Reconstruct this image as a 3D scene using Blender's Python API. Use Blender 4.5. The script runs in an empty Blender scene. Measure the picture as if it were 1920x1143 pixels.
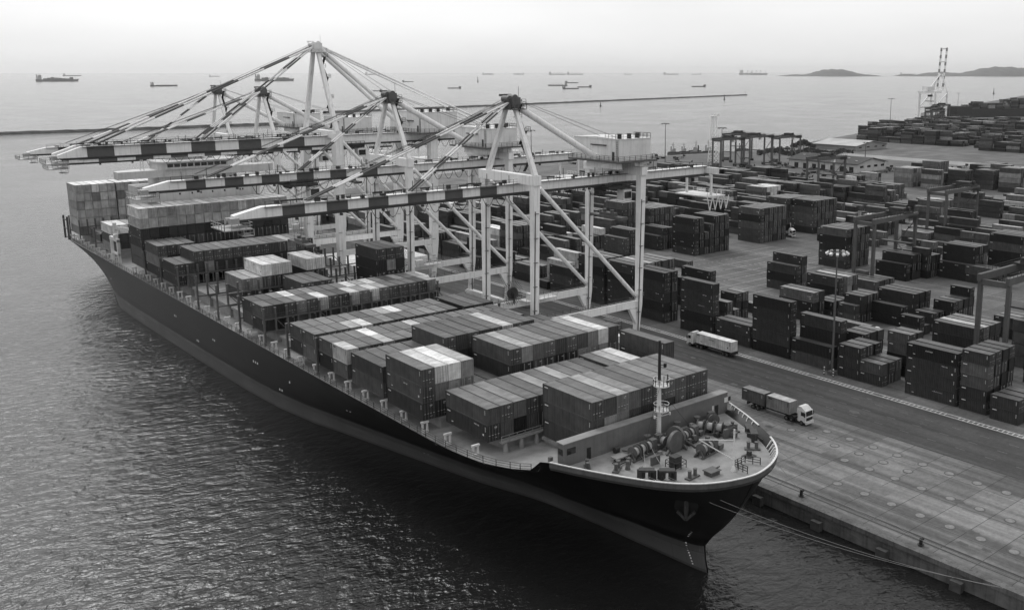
import bpy, math, random
from mathutils import Vector as V, Matrix
from mathutils.bvhtree import BVHTree
random.seed(7)
R = math.radians
sc = bpy.context.scene
# ---------------------------------------------------------------- camera
AZ, PIT, FX, CX, CY, CH = R(41.28), math.atan(357 / 1786), 1786.0, 1160.0, 491.0, 70.0
cam = bpy.data.objects.new('camera', bpy.data.cameras.new('camera'))
sc.collection.objects.link(cam)
cam.location = (0, 0, CH)
cam.rotation_euler = (math.pi / 2 - PIT, 0, -AZ)
cam.data.sensor_width = 36
cam.data.lens = FX / 1920 * 36
cam.data.shift_x = (960 - CX) / 1920
cam.data.shift_y = (CY - 571.5) / 1920
cam.data.clip_end = 200000
cam.data.clip_start = 1
sc.camera = cam
# ---------------------------------------------------------------- sky, sun, exposure
SUN_AZ, SUN_EL = R(6), R(47)
w = bpy.data.worlds.new('World'); sc.world = w; w.use_nodes = True
nt = w.node_tree; nt.nodes.clear()
sk = nt.nodes.new('ShaderNodeTexSky'); sk.sky_type = 'NISHITA'; sk.sun_disc = False
sk.sun_elevation = SUN_EL; sk.sun_rotation = SUN_AZ; sk.air_density = 1.0; sk.dust_density = 6.0; sk.ozone_density = 0.6
bwn = nt.nodes.new('ShaderNodeRGBToBW'); bg = nt.nodes.new('ShaderNodeBackground'); wo = nt.nodes.new('ShaderNodeOutputWorld')
bg.inputs[1].default_value = 0.12
pw = nt.nodes.new('ShaderNodeMath'); pw.operation = 'POWER'; pw.inputs[1].default_value = 0.1   # an even veil of high cloud
nt.links.new(sk.outputs[0], bwn.inputs[0]); nt.links.new(bwn.outputs[0], pw.inputs[0]); ml = nt.nodes.new('ShaderNodeMath'); ml.operation = 'MULTIPLY'; ml.inputs[1].default_value = 6.3; nt.links.new(pw.outputs[0], ml.inputs[0]); 
wtc = nt.nodes.new('ShaderNodeTexCoord'); wmp = nt.nodes.new('ShaderNodeMapping'); wmp.inputs['Scale'].default_value = (1.6,1.6,7); wmp.inputs['Rotation'].default_value = (0.1,0.15,0)
wns = nt.nodes.new('ShaderNodeTexNoise'); wns.inputs['Scale'].default_value = 1.3; wns.inputs['Detail'].default_value = 6; wmr = nt.nodes.new('ShaderNodeMapRange'); wmr.inputs[1].default_value = .3; wmr.inputs[2].default_value = .7; wmr.inputs[3].default_value = .90; wmr.inputs[4].default_value = 1.07
wml = nt.nodes.new('ShaderNodeMath'); wml.operation = 'MULTIPLY'   # thin streaks of cloud
nt.links.new(wtc.outputs['Generated'], wmp.inputs[0]); nt.links.new(wmp.outputs[0], wns.inputs['Vector']); nt.links.new(wns.outputs[0], wmr.inputs[0]); nt.links.new(ml.outputs[0], wml.inputs[0]); nt.links.new(wmr.outputs[0], wml.inputs[1])
nt.links.new(wml.outputs[0], bg.inputs[0]); nt.links.new(bg.outputs[0], wo.inputs[0])
sl = bpy.data.lights.new('sun', 'SUN'); sl.energy = 1.35; sl.angle = R(20)
so = bpy.data.objects.new('sun', sl); sc.collection.objects.link(so)
sd = V((math.sin(SUN_AZ) * math.cos(SUN_EL), math.cos(SUN_AZ) * math.cos(SUN_EL), math.sin(SUN_EL)))
so.rotation_euler = sd.to_track_quat('Z', 'Y').to_euler()
sc.view_settings.view_transform = 'Standard'; sc.view_settings.look = 'None'
sc.view_settings.exposure = 0.22; sc.view_settings.gamma = 1.0
sc.cycles.use_denoising = True
sc.cycles.max_bounces = 6; sc.cycles.volume_bounces = 1
sc.cycles.caustics_reflective = False; sc.cycles.caustics_refractive = False
# ---------------------------------------------------------------- pixel -> ground helper (1920 px photograph, world metres)
_f = V((math.sin(AZ) * math.cos(PIT), math.cos(AZ) * math.cos(PIT), -math.sin(PIT)))
_r = V((math.cos(AZ), -math.sin(AZ), 0)); _u = _r.cross(_f); _c = V((0, 0, CH))
def ray(x, y): return _f + _r * ((x - CX) / FX) - _u * ((y - CY) / FX)
def px(p):
    d = V(p)-_c; k = d.dot(_f); return (CX+FX*d.dot(_r)/k, CY-FX*d.dot(_u)/k)
def gz(x, y, z=0.0): d = ray(x, y); return _c + d * ((z - CH) / d.z)
def gx(x, y, X): d = ray(x, y); return _c + d * (X / d.x)
def gy(x, y, Y): d = ray(x, y); return _c + d * (Y / d.y)
WATER = -3.0
HAZE, HAZE_G = 2.4e-5, 0.88
# ---------------------------------------------------------------- materials
MATS = {}
def mat(name, v, rough=0.6, amp=0.25, scale=0.4, bump=0.0, bscale=3.0, metal=0.0, spec=0.4, streak=0.0, rnd=0.0, gen=None):
    if name in MATS: return MATS[name]
    m = bpy.data.materials.new(name); m.use_nodes = True; n = m.node_tree.nodes; l = m.node_tree.links
    p = n['Principled BSDF']; p.inputs['Roughness'].default_value = rough; p.inputs['Metallic'].default_value = metal
    p.inputs['Specular IOR Level'].default_value = spec
    tc = n.new('ShaderNodeTexCoord'); geo = n.new('ShaderNodeNewGeometry')
    co = geo.outputs['Position'] if gen != 'obj' else tc.outputs['Object']
    a = n.new('ShaderNodeTexNoise'); a.inputs['Scale'].default_value = scale; a.inputs['Detail'].default_value = 6; a.inputs['Roughness'].default_value = 0.65
    l.new(co, a.inputs['Vector'])
    mr = n.new('ShaderNodeMapRange'); mr.inputs[1].default_value = 0.3; mr.inputs[2].default_value = 0.7
    mr.inputs[3].default_value = 1 - amp; mr.inputs[4].default_value = 1 + amp; l.new(a.outputs[0], mr.inputs[0])
    cur = mr.outputs[0]
    if streak:
        mp = n.new('ShaderNodeMapping'); mp.inputs['Scale'].default_value = (2.2, 2.2, 0.12); l.new(co, mp.inputs[0])
        s = n.new('ShaderNodeTexNoise'); s.inputs['Scale'].default_value = 1.0; s.inputs['Detail'].default_value = 5; l.new(mp.outputs[0], s.inputs['Vector'])
        m2 = n.new('ShaderNodeMapRange'); m2.inputs[1].default_value = 0.5; m2.inputs[2].default_value = 0.72; m2.inputs[3].default_value = 1; m2.inputs[4].default_value = 1 - streak
        l.new(s.outputs[0], m2.inputs[0])
        x = n.new('ShaderNodeMath'); x.operation = 'MULTIPLY'; l.new(cur, x.inputs[0]); l.new(m2.outputs[0], x.inputs[1]); cur = x.outputs[0]
    if rnd:
        src = n.new('ShaderNodeObjectInfo').outputs['Random'] if gen == 'obj' else geo.outputs['Random Per Island']
        m3 = n.new('ShaderNodeMapRange'); m3.inputs[3].default_value = 1 - rnd; m3.inputs[4].default_value = 1 + rnd; l.new(src, m3.inputs[0])
        x = n.new('ShaderNodeMath'); x.operation = 'MULTIPLY'; l.new(cur, x.inputs[0]); l.new(m3.outputs[0], x.inputs[1]); cur = x.outputs[0]
    x = n.new('ShaderNodeMath'); x.operation = 'MULTIPLY'; l.new(cur, x.inputs[0]); x.inputs[1].default_value = v
    cb = n.new('ShaderNodeCombineColor')
    for i in range(3): l.new(x.outputs[0], cb.inputs[i])
    l.new(cb.outputs[0], p.inputs['Base Color'])
    if bump:
        b = n.new('ShaderNodeTexNoise'); b.inputs['Scale'].default_value = bscale; b.inputs['Detail'].default_value = 4; l.new(co, b.inputs['Vector'])
        bb = n.new('ShaderNodeBump'); bb.inputs['Strength'].default_value = bump; bb.inputs['Distance'].default_value = 0.1
        l.new(b.outputs[0], bb.inputs['Height']); l.new(bb.outputs[0], p.inputs['Normal'])
    MATS[name] = m
    return m
WHITE = mat('white_paint', 0.6, 0.5, 0.10, 0.5, streak=0.25)
CRANE = mat('crane_paint', 0.8, 0.5, 0.08, 0.4, streak=0.22)
CRANE2 = mat('crane_grey_paint', 0.66, 0.5, 0.12, 0.3, streak=0.2)
BAND = mat('dark_band_paint', 0.085, 0.5, 0.15, 0.5)
STEEL = mat('dark_steel', 0.03, 0.55, 0.3, 1.0)
GSTEEL = mat('grey_steel', 0.09, 0.55, 0.25, 0.8, streak=0.2)
DECK = mat('deck_paint', 0.22, 0.65, 0.22, 0.5, bump=0.1)
BWALL = mat('breakwater_paint', 0.125, 0.6, 0.15, 0.5, streak=0.15)
RTGP = mat('gantry_paint', 0.085, 0.55, 0.15, 0.4, streak=0.2)
GLASS = mat('dark_glass', 0.02, 0.1, 0.1, 1.0, spec=0.8)
RUBBER = mat('rubber', 0.015, 0.85, 0.2, 2.0)
ROPE = mat('rope', 0.3, 0.8, 0.1, 5)
BLACK = mat('black_paint', 0.015, 0.5, 0.2, 1.0)
CONC = mat('old_concrete', 0.10, 0.85, 0.45, 0.35, bump=0.4, bscale=2, streak=0.5)
ROCK = mat('rock', 0.06, 0.9, 0.5, 0.2, bump=0.6, bscale=0.5)
LIGHTM = mat('light_mark', 0.5, 0.7, 0.3, 1.5)
# ---------------------------------------------------------------- mesh builder
col = sc.collection
class MB:
    def __init__(s): s.v = []; s.f = []; s.m = []; s.sm = []
    def add(s, vs, fs, mi=0, smooth=False):
        o = len(s.v); s.v += [tuple(p) for p in vs]
        for f in fs: s.f.append(tuple(i + o for i in f)); s.m.append(mi); s.sm.append(smooth)
        return s
    def box(s, x0, x1, y0, y1, z0, z1, mi=0):
        return s.add([(x0,y0,z0),(x1,y0,z0),(x1,y1,z0),(x0,y1,z0),(x0,y0,z1),(x1,y0,z1),(x1,y1,z1),(x0,y1,z1)],
            [(0,3,2,1),(4,5,6,7),(0,1,5,4),(1,2,6,5),(2,3,7,6),(3,0,4,7)], mi)
    def cbox(s, c, sx, sy, sz, mi=0): return s.box(c[0]-sx/2, c[0]+sx/2, c[1]-sy/2, c[1]+sy/2, c[2], c[2]+sz, mi)
    def beam(s, p, q, wd, hg, mi=0, up=(0,0,1), w2=None, h2=None):
        p, q = V(p), V(q); d = (q-p).normalized(); u = V(up)
        if abs(d.dot(u)) > 0.98: u = V((1,0,0))
        r = d.cross(u).normalized(); u = r.cross(d)
        vs = []
        for c, a, b in ((p, wd, hg), (q, w2 or wd, h2 or hg)):
            for i, j in ((-1,-1),(1,-1),(1,1),(-1,1)): vs.append(c + r*(a/2*i) + u*(b/2*j))
        return s.add(vs, [(0,1,2,3),(7,6,5,4),(0,4,5,1),(1,5,6,2),(2,6,7,3),(3,7,4,0)], mi)
    def tube(s, p, q, r, n=8, mi=0, r2=None, cap=True):
        p, q = V(p), V(q); d = (q-p).normalized(); u = V((0,0,1)) if abs(d.z) < 0.95 else V((1,0,0))
        a = d.cross(u).normalized(); b = d.cross(a); vs = []
        for c, rr in ((p, r), (q, r if r2 is None else r2)):
            for i in range(n): t = 2*math.pi*i/n; vs.append(c + a*(rr*math.cos(t)) + b*(rr*math.sin(t)))
        fs = [(i, (i+1) % n, n+(i+1) % n, n+i) for i in range(n)]
        s.add(vs, fs, mi, n > 5)
        if cap: s.add(vs, [tuple(range(n))[::-1], tuple(range(n, 2*n))], mi)
        return s
    def path(s, pts, r, n=6, mi=0):
        for a, b in zip(pts, pts[1:]): s.tube(a, b, r, n, mi)
        return s
    def prism(s, poly, z0, z1, mi=0):
        n = len(poly); vs = [(x,y,z0) for x,y in poly] + [(x,y,z1) for x,y in poly]
        return s.add(vs, [tuple(range(n))[::-1], tuple(range(n,2*n))] + [(i,(i+1)%n,n+(i+1)%n,n+i) for i in range(n)], mi)
    def prismx(s, poly, x0, x1, mi=0):   # poly of (y,z) pushed along x
        n = len(poly); vs = [(x0,y,z) for y,z in poly] + [(x1,y,z) for y,z in poly]
        return s.add(vs, [tuple(range(n)), tuple(range(n,2*n))[::-1]] + [(i,n+i,n+(i+1)%n,(i+1)%n) for i in range(n)], mi)
    def prismy(s, poly, y0, y1, mi=0):   # poly of (x,z) pushed along y
        n = len(poly); vs = [(x,y0,z) for x,z in poly] + [(x,y1,z) for x,z in poly]
        return s.add(vs, [tuple(range(n))[::-1], tuple(range(n,2*n))] + [(i,(i+1)%n,n+(i+1)%n,n+i) for i in range(n)], mi)
    def rail(s, pts, h=1.1, r=0.035, step=2.0, bars=2, mi=0):
        for a, b in zip(pts, pts[1:]):
            a, b = V(a), V(b); L = (b-a).length; k = max(1, int(L/step))
            for i in range(k+1):
                c = a.lerp(b, i/k); s.beam(c, c+V((0,0,h)), r*2, r*2, mi)
            for j in range(bars): z = V((0,0,h*(j+1)/bars)); s.beam(a+z, b+z, r*1.6, r*1.6, mi)
        return s
    def build(s, name, mats, parent=None, loc=None):
        me = bpy.data.meshes.new(name); me.from_pydata(s.v, [], s.f)
        for m in (mats if isinstance(mats, (list, tuple)) else [mats]): me.materials.append(m)
        me.polygons.foreach_set('material_index', s.m); me.polygons.foreach_set('use_smooth', s.sm)
        me.update()
        o = bpy.data.objects.new(name, me); col.objects.link(o)
        if parent is not None: o.parent = parent
        if loc is not None: o.location = loc
        return o
def tag(o, label, cat, group=None, kind=None):
    if label: o['label'] = label
    if cat: o['category'] = cat
    if group: o['group'] = group
    if kind: o['kind'] = kind
    return o
def thing(name, label, cat, loc=(0,0,0), group=None, rz=0):
    o = bpy.data.objects.new(name, None); col.objects.link(o); o.location = loc; o.rotation_euler = (0,0,rz); o.empty_display_size = 0.5
    return tag(o, label, cat, group)
def struct(o): o['kind'] = 'structure'; return o
def dup(root, loc, label, rz=None):
    r = root.copy(); col.objects.link(r); r.location = loc; r['label'] = label
    if rz is not None: r.rotation_euler = (0,0,rz)
    for ch in list(root.children):
        c = ch.copy(); col.objects.link(c); c.parent = r
        for g in list(ch.children):
            d = g.copy(); col.objects.link(d); d.parent = c
    return r
ORD = 'first second third fourth fifth sixth seventh eighth ninth tenth eleventh twelfth thirteenth fourteenth fifteenth sixteenth seventeenth eighteenth'.split()
# ================================================================ SETTING: water, land, road, islands
def water_material():
    m = bpy.data.materials.new('sea_water'); m.use_nodes = True; n = m.node_tree.nodes; l = m.node_tree.links
    p = n['Principled BSDF']; p.inputs['Base Color'].default_value = (0.012,0.012,0.012,1); p.inputs['Roughness'].default_value = 0.14; p.inputs['IOR'].default_value = 1.333
    geo = n.new('ShaderNodeNewGeometry'); prev = None
    lf = n.new('ShaderNodeTexNoise'); lf.inputs['Scale'].default_value = .011; lf.inputs['Detail'].default_value = 4; lf.inputs['Distortion'].default_value = 1.2; l.new(geo.outputs['Position'], lf.inputs['Vector'])   # slicks and cat's-paws
    lm = n.new('ShaderNodeMapRange'); lm.inputs[1].default_value = .36; lm.inputs[2].default_value = .62; lm.inputs[3].default_value = .45; lm.inputs[4].default_value = 1.15; l.new(lf.outputs[0], lm.inputs[0])
    for sx, sy, dist, st, det in ((0.05,0.08,1.1,0.35,2), (0.30,0.46,0.65,1.0,4), (1.1,1.6,0.2,0.9,4)):
        mp = n.new('ShaderNodeMapping'); mp.inputs['Scale'].default_value = (sx,sy,1); mp.inputs['Rotation'].default_value = (0,0,0.5); l.new(geo.outputs['Position'], mp.inputs[0])
        t = n.new('ShaderNodeTexNoise'); t.inputs['Scale'].default_value = 1; t.inputs['Detail'].default_value = det; t.inputs['Distortion'].default_value = 0.4; l.new(mp.outputs[0], t.inputs['Vector'])
        b = n.new('ShaderNodeBump'); b.inputs['Distance'].default_value = dist; sm = n.new('ShaderNodeMath'); sm.operation = 'MULTIPLY'; sm.inputs[1].default_value = st; l.new(lm.outputs[0], sm.inputs[0]); l.new(sm.outputs[0], b.inputs['Strength']); l.new(t.outputs[0], b.inputs['Height'])
        if prev: l.new(prev, b.inputs['Normal'])
        prev = b.outputs[0]
    l.new(prev, p.inputs['Normal'])
    return m
SEA = water_material()
o = MB().add([(-30000,-3000,WATER),(45000,-3000,WATER),(45000,45000,WATER),(-30000,45000,WATER)], [(0,1,2,3)]).build('water', SEA); struct(o)
def ground_material(name, v, amp, slab=None, dark=0.5, tracks=0.0, rough=0.8):
    m = mat(name, v, rough, amp, 0.06, bump=0.15, bscale=1.5); n = m.node_tree.nodes; l = m.node_tree.links
    p = n['Principled BSDF']; src = p.inputs['Base Color'].links[0].from_node; inp = src.inputs[0].links[0].from_socket
    geo = n.new('ShaderNodeNewGeometry'); cur = inp
    def mul(a):
        nonlocal cur
        x = n.new('ShaderNodeMath'); x.operation = 'MULTIPLY'; l.new(cur, x.inputs[0]); l.new(a, x.inputs[1]); cur = x.outputs[0]
    f = n.new('ShaderNodeTexNoise'); f.inputs['Scale'].default_value = 1.1; f.inputs['Detail'].default_value = 8; f.inputs['Roughness'].default_value = 0.7; l.new(geo.outputs['Position'], f.inputs['Vector'])
    r = n.new('ShaderNodeMapRange'); r.inputs[1].default_value = 0.3; r.inputs[2].default_value = 0.7; r.inputs[3].default_value = 0.72; r.inputs[4].default_value = 1.28; l.new(f.outputs[0], r.inputs[0]); mul(r.outputs[0])
    if slab:
        bt = n.new('ShaderNodeTexBrick'); bt.offset = 0.0; bt.inputs['Scale'].default_value = 1.0; bt.inputs['Brick Width'].default_value = slab[0]; bt.inputs['Row Height'].default_value = slab[1]
        bt.inputs['Mortar Size'].default_value = 0.07; bt.inputs['Color1'].default_value = (0.74,0.74,0.74,1); bt.inputs['Color2'].default_value = (1.16,1.16,1.16,1); bt.inputs['Mortar'].default_value = (0.35,0.35,0.35,1)
        l.new(geo.outputs['Position'], bt.inputs['Vector']); mul(bt.outputs['Color'])
    if tracks:   # tyre-worn lanes running along the quay
        mp = n.new('ShaderNodeMapping'); mp.inputs['Scale'].default_value = (0.42,0.008,1); l.new(geo.outputs['Position'], mp.inputs[0])
        t = n.new('ShaderNodeTexNoise'); t.inputs['Scale'].default_value = 1; t.inputs['Detail'].default_value = 5; l.new(mp.outputs[0], t.inputs['Vector'])
        r = n.new('ShaderNodeMapRange'); r.inputs[1].default_value = 0.35; r.inputs[2].default_value = 0.65; r.inputs[3].default_value = 1-tracks; r.inputs[4].default_value = 1+tracks*0.5; l.new(t.outputs[0], r.inputs[0]); mul(r.outputs[0])
    l.new(cur, src.inputs[0]); l.new(cur, src.inputs[1]); l.new(cur, src.inputs[2])
    return m
YARD = ground_material('yard_concrete', 0.105, 0.35, (14, 9), tracks=0.25)
APRON = ground_material('apron_concrete', 0.15, 0.30, (9.2, 6.1), tracks=0.5)
ASPH = ground_material('asphalt', 0.042, 0.3, None, tracks=0.55)
PALE = ground_material('pale_concrete', 0.24, 0.25, None, tracks=0.15)
EARTH = ground_material('scrub_ground', 0.075, 0.4, None)
LAND = [(120,-300),(120,428),(250,540),(455,623),(560,584),(665,567),(718,561),(795,604),(918,642),(1014,678),(1116,698),(1250,760),(1480,900),(3200,1500),(3200,-300)]
struct(MB().prism(LAND, -6, 0).build('ground', [YARD]))
def sheet(name, poly, z, m):
    return struct(MB().add([(x,y,z) for x,y in poly], [tuple(range(len(poly)))]).build(name, m))
sheet('apron_pavement', [(120.7,-60),(155.8,-60),(155.8,420),(120.7,420)], 0.004, APRON)
sheet('quay_road', [(155.8,-60),(174.4,-60),(174.4,420),(155.8,420)], 0.004, ASPH)
sheet('scrub_field', [(470,400),(566,340),(640,330),(672,420),(668,560),(560,575),(470,560)], 0.004, EARTH)
sheet('far_road', [(676,545),(672,340),(690,150),(716,150),(702,340),(700,545)], 0.008, PALE)
sheet('access_road', [(575,330),(700,330),(700,345),(575,348)], 0.012, PALE)
def lattice_line(y0, y1):
    b = MB()
    for x in (174.75, 176.15): b.box(x-.09, x+.09, y0, y1, .006, .012)
    y = y0
    while y < y1:
        if int((y-y0)/1.05) % 17 not in (0,1): b.box(174.84, 176.06, y-.09, y+.09, .006, .012)
        y += 1.05
    return b
struct(lattice_line(40, 330).build('road_markings', LIGHTM))
b = MB()
for x in (156.0, 160.6, 165.2, 169.8):
    if x > 157:
        for k in range(60): b.box(x-.06, x+.06, 30+k*6, 32+k*6, .006, .011)
struct(b.build('lane_markings', mat('worn_mark', 0.14, 0.8, 0.4, 1.0)))
b = MB()   # yard row marks on the open crossing
for i in range(9):
    b.box(206, 300, 196+i*6.2, 196.25+i*6.2, .006, .011)
for x in (206.5, 232, 258, 284): b.box(x, x+.25, 130, 250, .006, .011)
struct(b.build('yard_markings', mat('faded_mark', 0.3, 0.8, 0.5, 0.8)))
b = MB()
for (x, y, s) in [(212,205,9),(224,214,7),(236,222,10),(250,209,8),(262,226,9),(240,236,7),(218,232,6),(270,204,7),(228,226,5),(255,238,8),(246,200,6)]:
    for k in range(6): b.box(x+k*2.6, x+k*2.6+1.5, y, y+s*.55, .012, .016)
struct(b.build('pavement_stain', mat('dark_patch', 0.085, 0.8, 0.5, 0.5)))
b = MB(); rr = random.Random(21)   # patched slabs, oil and wear on the apron and road
for k in range(9):
    x, y = 122+9.2*rr.randrange(1,4)+rr.uniform(-2,2), 40+6.1*rr.randrange(0,22); s = rr.choice(((4.5,3),(3,9),(2.5,1.6),(1.8,14)))
    b.add([(x,y,.007+k*2e-5),(x+s[0],y,.007+k*2e-5),(x+s[0],y+s[1],.007+k*2e-5),(x,y+s[1],.007+k*2e-5)],[(0,1,2,3)],rr.randrange(2))
for k in range(60):
    x, y, r = rr.uniform(123,174), rr.uniform(35,190), rr.uniform(.2,.8); n = 11; ph = rr.random()*6
    b.add([(x+r*(1+.3*math.sin(3*t+ph))*math.cos(t*2*math.pi/n),y+r*1.8*(1+.3*math.cos(2*t+ph))*math.sin(t*2*math.pi/n),.0085+k*2e-5) for t in range(n)],[tuple(range(n))],2)
struct(b.build('pavement_patches', [ground_material('patch_dark', 0.125, .3, None), ground_material('patch_pale', 0.17, .3, None), mat('oil_stain', .05, .5, .4, 1.0)]))
# round lids of the apron, in rows along the quay
pads = [(615,383),(712,416),(812,450),(915,485),(1023,523),(1137,562),(1255,603),(1380,644),(648,443),(752,477),(855,514),(960,552),(553,410),(905,583),(1017,625),(1140,668),(1265,713),(1395,762),(660,605),(775,648),(890,692),(1012,740),(1138,788),(1270,840),(1412,895),(463,377),(690,505),(795,543)]
padm = mat('lid_concrete', 0.175, 0.8, 0.3, 1.5); lidr = mat('lid_ring', 0.075, 0.8, 0.3, 1.5)
proto = None
for i, (a, c) in enumerate(pads):
    q = gz(1280+a*.44, 640+c*.44)
    if proto is None:
        proto = MB().tube((0,0,0),(0,0,.03),.72,20).build('pavement_lid', padm); ob = proto
        MB().tube((0,0,0),(0,0,.02),.95,20).build('rim', lidr, proto)
        tag(ob, 'round pale lid set in the concrete apron of the quay', 'lid', 'round lids in the apron'); ob.location = (q.x,q.y,.01)
    else: dup(proto, (q.x,q.y,.01), proto['label'])
# quay face: capping beam, fender piers, crane rails, bollards, kerb
b = MB(); b.box(119.2,120.7,-60,428,-.6,.16); b.box(119.6,120.7,-60,428,-3.6,-.6)
for y in [-60+k*4 for k in range(60)]: b.box(119.15,119.19,y,y+.12,-.55,.1)
qe = b.build('quay_wall', CONC); tag(qe, 'stained concrete quay wall with raised coping along the water', 'quay wall')
pr = None
for i in range(-3, 34):
    y = 49.5+12.35*i
    if pr is None:
        pr = MB().box(-.9,0,-.9,.9,-4.2,-1.5).build('fender_pier', mat('wet_concrete', .05, .7, .5, .8)); ob = pr
        tag(pr, 'concrete fender pier standing in the water against the quay wall', 'fender pier', 'fender piers along the quay wall'); pr.location = (119.15,y,0)
    else: dup(pr, (119.15,y,0), pr['label'])
b = MB()
for x in (123.7,124.2,155.7,156.1): b.box(x-.05, x+.05, -60, 420, .008, .05)
b.box(123.75,124.15,-60,420,.005,.02,1); b.box(155.75,156.05,-60,420,.005,.02,1); b.box(122.7,122.95,-60,420,.005,.03,1)
tag(b.build('crane_rail', [GSTEEL, BLACK]), 'steel crane rails sunk in the apron along the quay edge', 'crane rail')
bl = None
def bollard(x, y, z, label, group):
    global bl
    if bl is None:
        bl = MB().tube((0,0,0),(0,0,.08),.5,12).tube((0,0,.08),(0,0,.75),.26,12).tube((-.05,0,.75),(.45,0,.85),.28,10).build('mooring_bollard', BLACK)
        o = bl
    else: o = bl.copy(); col.objects.link(o)
    o.location = (x,y,z); return tag(o, label, 'bollard', group)
for i, y in enumerate([23,46,69.5,92,115,138,161,184,207,230]): bollard(121.6, y, .16, 'black iron mooring bollard on the edge of the quay', 'bollards along the quay edge')
# islands
def island(name, label, px0, px1, prof, dist):
    b = MB(); n = 60; rows = []
    c = gz((px0+px1)/2, 240, WATER); d = (c - V((0,0,WATER))); d.z = 0; d.normalize(); s = V((d.y,-d.x,0))
    ang = lambda px: (px-CX)/1821.0
    for j in range(9):
        row = []
        for i in range(n+1):
            t = i/n; px = px0+(px1-px0)*t
            h = max(0.0, sum(a*math.exp(-((t-m)/g)**2) for a, m, g in prof)) * (1+.10*math.sin(i*1.7+j)+.08*math.sin(i*.6+j*2.1))
            ed = min(1, t/.06, (1-t)/.06)
            zz = h*ed*math.sin(math.pi*j/8)**.7 if 0 < j < 8 else 0
            q = d*(dist + (j-4)*dist*.012) ; q = q + s*(math.tan(ang(px) - math.atan2(0,1))*0)
            base = _f.copy(); base.z = 0; base.normalize(); rt = _r
            q = base*dist*1.0 + rt*(ang(px)*dist) + base*((j-4)*dist*.012)
            row.append((q.x, q.y, WATER+zz))
        rows.append(row)
    vs = [p for r in rows for p in r]; fs = []
    for j in range(8):
        for i in range(n): a = j*(n+1)+i; fs.append((a,a+1,a+n+2,a+n+1))
    o = b.add(vs, fs, 0, True).build(name, mat('wooded_hill', 0.05, 0.9, 0.4, 0.004)); struct(o); return o
K = 15000/1821.0
island('hills', '', 1465, 1642, [(11.5*K,.62,.17),(7*K,.42,.12),(3*K,.16,.12),(2*K,.9,.1)], 15000)
island('headland', '', 1722, 1990, [(7*K,.15,.14),(9*K,.45,.14),(13*K,.62,.15),(11*K,.85,.15)], 15000)
island('islet', '', 1690, 1712, [(3.5*K,.6,.25)], 15000)
# ================================================================ THE CONTAINER SHIP
SX = 95.6   # centre line
def lerpt(tab, x):
    if x <= tab[0][0]: return tab[0][1]
    for (a, b), (c, d) in zip(tab, tab[1:]):
        if x <= c: return b + (d-b)*(x-a)/(c-a)
    return tab[-1][1]
STEM = [(-6,88.0),(-3,88.8),(0,89.6),(1.5,89.5),(4,87.2),(6,85.2),(10,82.6),(14.5,80.4),(15.6,80.0)]
FW = [(0,.15),(2,.55),(12.4,1.5),(33,3.6),(50,8),(63,10.6),(86,15.3),(107,19.4),(137,20.9),(220,21.6),(320,21.6)]
FD = [(0,.05),(.06,.8),(.3,2.2),(1.1,4.8),(3,8.2),(6.5,11.5),(12.5,14.9),(20.4,18.3),(28,20.8),(36,21.9),(49,22.4),(320,22.3)]
def smooth(tab, x):     # monotone cubic through the table
    if x <= tab[0][0]: return tab[0][1]
    n = len(tab); s = [(tab[i+1][1]-tab[i][1])/(tab[i+1][0]-tab[i][0]) for i in range(n-1)]
    m = [s[0]]+[0 if s[i-1]*s[i] <= 0 else 2*s[i-1]*s[i]/(s[i-1]+s[i]) for i in range(1,n-1)]+[s[-1]]
    for i in range(n-1):
        a, b = tab[i]; c, d = tab[i+1]
        if x <= c:
            h = c-a; t = (x-a)/h; return b*(1+2*t)*(1-t)**2 + m[i]*h*t*(1-t)**2 + d*t*t*(3-2*t) + m[i+1]*h*t*t*(t-1)
    return tab[-1][1]
def ztop(Y): return lerpt([(0,15.6),(102.4,15.4),(103.6,15.2),(104.8,13.5),(108,12.8),(114,11.95),(123,11.4),(400,11.4)], Y)
def hb(Y, z):
    d = max(0.0, Y - lerpt(STEM, z)); wl = smooth(FW, d); dk = smooth(FD, d)
    if Y > 318: wl *= 1 - .72*min(1, (Y-318)/70)**1.3
    if Y > 380: dk -= (Y-380)*.12
    g = min(1, max(0, (z+3)/(ztop(Y)+3))); bow = max(0, min(1, 1-(Y-120)/90))
    return wl + (dk-wl)*g**(1+.45*bow)
YS = [0,.03,.06,.12,.2,.3,.45,.65,.9,1.2,1.6,2,2.5,3,3.7,4.5,5.4,6.5,7.7,9,10.5,12,13.7,15.5,17,18.5,20,21.2,22.2,22.9,23.6,24.2,24.8,26,28,30,32,34,36,38,41,44,50,58,66,76,88,100,115,130,150,170,190,210,225,240,250,260,270,280,290,298,304,308]
VZ = [0,.14,.24,.33,.42,.52,.62,.72,.81,.88,.94,1]
def hull_pt(d, v, side):
    Y0 = 80.0 + d; zt = ztop(Y0); z = -6 + (zt+6)*v
    ys = lerpt(STEM, z); Y = ys + d*(388-ys)/308.0
    return (SX + side*hb(Y, z), Y, z)
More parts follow.
